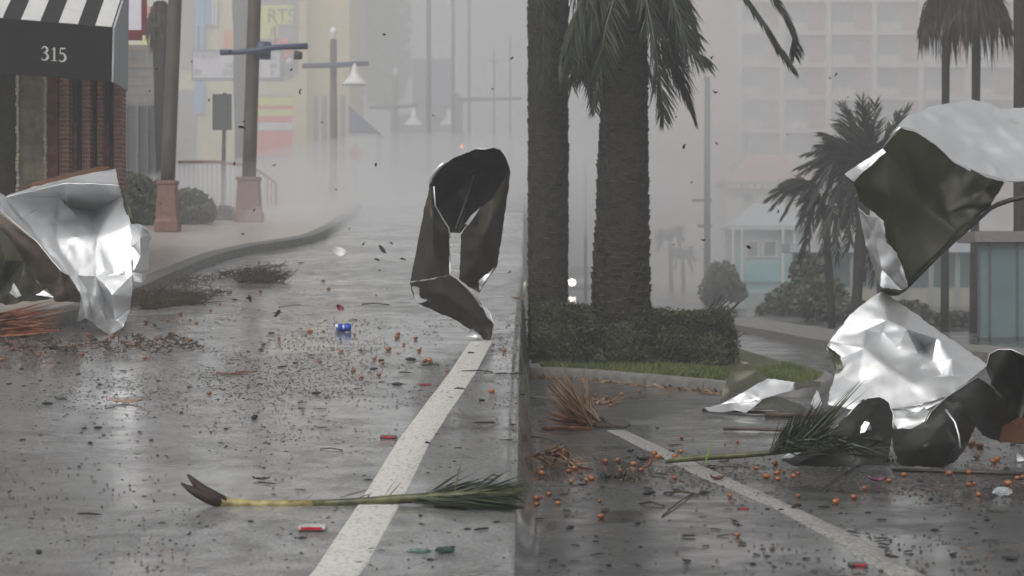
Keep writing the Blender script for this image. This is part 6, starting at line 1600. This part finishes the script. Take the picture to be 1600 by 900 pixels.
# clear and greenish plastic
def crumple_bag(px, py, label, size, m, seed, flat=.5):
    v = G(px, py); bm = bmesh.new(); bmesh.ops.create_icosphere(bm, subdivisions=3, radius=size)
    for q in bm.verts:
        n_ = q.co.normalized(); k = 1 + .35 * noise.noise(n_ * 2.2 + Vector((seed, 0, 0))) + .2 * noise.noise(n_ * 5 + Vector((seed, 3, 0)))
        q.co *= k; q.co.z *= flat; q.co.x *= 1.3
    lo = min(q.co.z for q in bm.verts)
    o = mesh_obj('plastic_bag', bm, m, None, 40); o.location = (v.x, v.y, gh(v.x, v.y) - lo - .002); return tag(o, label, 'plastic bag')
def clear_plastic(name, col):
    m = bpy.data.materials.new(name); m.use_nodes = True; b = m.node_tree.nodes['Principled BSDF']
    b.inputs['Base Color'].default_value = (*col, 1); b.inputs['Transmission Weight'].default_value = .75; b.inputs['Roughness'].default_value = .15; b.inputs['IOR'].default_value = 1.15
    return m
crumple_bag(1566, 776, 'clear crumpled plastic bag at the right edge of the street', .032, clear_plastic('clear_plastic', (.85, .88, .9)), 3, .6)
M_GP = clear_plastic('green_plastic', (.30, .50, .46))
crumple_bag(655, 864, 'flat greenish plastic scrap left of its dark twin near the bottom', .032, M_GP, 5, .18)
crumple_bag(695, 866, 'darker green plastic scrap near the bottom of the left street', .026, clear_plastic('dark_green_plastic', (.10, .20, .18)), 8, .45)
def blown(name, px, py, y, build, m, label, cat, rot=(0, 0, 0), group=None, smooth=True):
    bm = bmesh.new(); build(bm); o = mesh_obj(name, bm, m, None, smooth); o.location = P(px, py, y); o.rotation_euler = rot; return tag(o, label, cat, group)
blown('paper_scrap', 529, 395, 23, leaf_shape(.17, .062, .03), M_WHITE, 'white paper scrap blowing above the far end of the left street', 'paper', (1.0, .3, .2))
blown('flying_petal', 531, 482, 16.5, leaf_shape(.075, .03, .016), mat('magenta_petal', (.20, .02, .06), .4, var=.35), 'dark magenta petal tumbling through the air above the drink can', 'petal', (1.1, .5, .1))
for (a, b, y, rz, s) in ((597, 390, 20, .9, 1.6), (589, 406, 20, .3, .9), (611, 380, 22, .7, .8), (434, 490, 15.5, -.9, 1.1), (390, 467, 17, 1.3, 1.0)):
    blown('flying_leaf', a, b, y, leaf_shape(.07 * s, .014 * s, .01), M_BARK, f'dark leaf blown through the air at height over the left street, {"large" if s > 1.3 else "small"}' if False else 'dark slim leaf blown through the air over the left street', 'flying leaf', (1.3, rz, .1), 'leaves blown over the left street')
fly = random.Random(80)
for k in range(46):
    lf = k < 28
    px = fly.uniform(200, 810) if lf else fly.uniform(1030, 1330); py = fly.uniform(50, 430); y = fly.uniform(9, 19)
    s = fly.uniform(.25, .8)
    blown('flying_leaf', px, py, y, leaf_shape(.045 * s, .013 * s, .006, 4), M_BARK, 'tiny dark leaf fleck blown through the air over the %s street' % ('left' if lf else 'right'), 'flying leaf', (fly.uniform(0, 3), fly.uniform(0, 3), 0), 'leaf flecks blown over the %s street' % ('left' if lf else 'right'))
# little green sprigs and twigs on the street
def sprig(px, py, label, n, L, m, seed, spread=1.0):
    v = G(px, py); root_bm = bmesh.new(); q = random.Random(seed)
    for _ in range(n):
        p = Vector((q.uniform(-1, 1) * L * spread, q.uniform(-.4, .4) * L, .004)); d = Vector((q.uniform(-1, 1), q.uniform(-.6, .6), q.uniform(.1, .8))).normalized() * L * q.uniform(.4, 1)
        blade(root_bm, p, p + d, .006 + L * .06, 0, seg=3)
    o = mesh_obj('green_sprig', root_bm, m); o.location = (v.x, v.y, gh(v.x, v.y)); o['kind'] = 'stuff'; return tag(o, label)
sprig(958, 748, 'dark green leafy sprig among the orange fruits on the right street', 46, .055, M_DARKGREEN, 91)
sprig(990, 752, 'thin green trailing sprig beside the leafy one', 16, .04, M_GREENF, 92, 1.4)
sprig(672, 572, 'flattened green moss sprig left of the lane line', 34, .045, M_GREENF, 93, 1.3)
sprig(886, 802, 'single yellow green blade scrap', 6, .04, M_GREENF, 94)
sprig(296, 608, 'small green sprig near the brown leaf', 10, .03, M_GREENF, 95)
sprig(1550, 802, 'pale green sprig near the clear bag', 9, .03, M_GREENF, 96)
sprig(93, 626, 'flat green sprig on the far left of the street', 14, .04, M_GREENF, 97)
for (x0, y0_, x1, y1_, w_, lab) in ((565, 477, 608, 478, .006, 'short brown twig above the blue can'), (1035, 808, 1085, 770, .0035, 'thin bent twig arching on the right street'), (1284, 764, 1342, 728, .004, 'thin reddish twig leaning before the slumped sheet'), (1000, 788, 1038, 792, .005, 'dark twig lying left of the thin bent twig'), (1037, 771, 1092, 774, .005, 'dark straight twig beside the big pod'), (720, 581, 770, 582, .004, 'thin twig crossing the lane line'), (830, 688, 868, 691, .004, 'thin reddish twig at the left of the right street'), (435, 481, 470, 477, .003, 'faint pale twig in the middle of the left street'), (500, 702, 535, 704, .003, 'hair thin dark twig in the left street'), (1324, 770, 1375, 769, .003, 'hair thin dark twig before the purple pod')):
    a = G(x0, y0_); b = G(x1, y1_); a.z = gh(a.x, a.y) + w_; b.z = gh(b.x, b.y) + w_; m_ = a.lerp(b, .5) + Vector((0, .01, w_ * 2))
    bar('twig', [a, m_, b], w_, M_BRUSH, lab, 'twig')
# blown spray hugging the ground up the left street
def spray():
    m = bpy.data.materials.new('blown_spray_air'); m.use_nodes = True; t = m.node_tree; t.nodes.clear()
    o = t.nodes.new('ShaderNodeOutputMaterial'); v = t.nodes.new('ShaderNodeVolumePrincipled')
    v.inputs['Color'].default_value = (.92, .92, .925, 1); v.inputs['Density'].default_value = SPRAY
    t.links.new(v.outputs[0], o.inputs['Volume'])
    for (px, py, y, rx, ry, rz) in ((470, 345, 38.5, 4.2, 5.5, 1.25), (590, 352, 35.5, 2.6, 3.6, .62), (700, 300, 55, 7.0, 9.0, 1.6)):
        c = P(px, py, y); bm = bmesh.new(); bmesh.ops.create_icosphere(bm, subdivisions=4, radius=1)
        for q in bm.verts: q.co = Vector((q.co.x * rx, q.co.y * ry, q.co.z * rz)) + c
        tag(mesh_obj('wind_spray', bm, m, None, True), 'wind blown spray hugging the climbing street', kind='stuff')
    for (px, py, y, rx, ry, rz, dens, lab) in ((560, 230, 66, 15, 26, 9, .020, 'bank of driving rain thickening up the left street'), (1250, 380, 120, 48, 76, 24, .0036, 'bank of driving rain before the hotel')):
        m2 = m.copy(); m2.name = 'rain_bank_air'; [n for n in m2.node_tree.nodes if n.type == 'PRINCIPLED_VOLUME'][0].inputs['Density'].default_value = dens
        c = P(px, py, y); bm = bmesh.new(); bmesh.ops.create_icosphere(bm, subdivisions=4, radius=1)
        for q in bm.verts: q.co = Vector((q.co.x * rx, q.co.y * ry, q.co.z * rz)) + c
        tag(mesh_obj('rain_bank', bm, m2, None, True), lab, kind='stuff')
SPRAY = .095
spray()

# every scattered piece that lies close to something easy to find is told apart by it
MARKS = {'left': [('the blue drink can', 536, 516), ('the large brown leaf', 370, 586), ('the pale curled leaf', 196, 631), ('the torn corner of the crumpled sheet', 172, 523), ('the foot of the curled strip', 765, 532), ('the split stub of the palm frond', 290, 760), ('the red marker below the frond', 488, 829), ('the red marker beside the lane line', 607, 684), ('the green moss sprig', 672, 572), ('the small twig mound', 405, 442), ('the brush pile by the kerb', 265, 475), ('the rust red dry leaf', 60, 520), ('the green plastic scraps', 675, 865), ('the red marker farthest up', 665, 602), ('the pale base of the frond stem', 420, 790), ('the leaves of the palm frond', 740, 775)],
         'right': [('the big dried fan', 920, 660), ('the tangled tan clump', 880, 725), ('the dark green leafy sprig', 958, 748), ('the purple flower pod', 1371, 753), ('the clear plastic bag', 1566, 770), ('the small metal shard', 1595, 716), ('the upright green blade', 1106, 725), ('the cut end of the green frond', 1042, 721), ('the near dark curl', 1300, 727), ('the middle dark curl', 1460, 730), ('the red marker by the slanting line', 1161, 795), ('the red marker at the bottom', 1340, 882), ('the folded grey scrap', 1150, 640), ('the reddish crumpled leaf', 1121, 750), ('the thin bent twig', 1060, 790), ('the pale green sprig', 1550, 802), ('the yellow green blade scrap', 886, 802)]}
NTH = ['closest to', 'second closest to', 'third closest to', 'fourth closest to']
def tell_apart():
    for sd_ in ('left', 'right'):
        for kind_ in ('orange palm fruit', 'dark seed pod', 'dark bark chip'):
            items = [t for t in SCATTER if t[3] == kind_ and (t[1] < 821) == (sd_ == 'left')]; done = set()
            for (nm, mx, my) in MARKS[sd_]:
                near = sorted(items, key=lambda t: (t[1] - mx) ** 2 + ((t[2] - my) * 2.5) ** 2)[:4]
                for i, t in enumerate(near):
                    if ((t[1] - mx) ** 2 + ((t[2] - my) * 2.5) ** 2) ** .5 > 170 or t[0].name in done: continue
                    done.add(t[0].name); t[0]['label'] = '%s %s %s' % (kind_, NTH[i], nm)
            for t in items:
                if t[0].name not in done:
                    t[0]['label'] = 'loose %s among the open scatter on the %s street' % (kind_, sd_)
tell_apart()

# ================================================================== HAZE
def haze():
    m = bpy.data.materials.new('haze_air'); m.use_nodes = True
    t = m.node_tree; t.nodes.clear()
    o = t.nodes.new('ShaderNodeOutputMaterial'); v = t.nodes.new('ShaderNodeVolumePrincipled')
    v.inputs['Color'].default_value = (0.80, 0.81, 0.825, 1); v.inputs['Density'].default_value = HAZE
    v.inputs['Anisotropy'].default_value = 0.2
    t.links.new(v.outputs[0], o.inputs['Volume'])
    bm = bmesh.new(); add_box(bm, (0, 190, 22), (500, 480, 46))
    h = mesh_obj('haze', bm, m)
    tag(h, 'grey storm haze filling the street', None, None, 'stuff')
HAZE = 0.0062
haze()
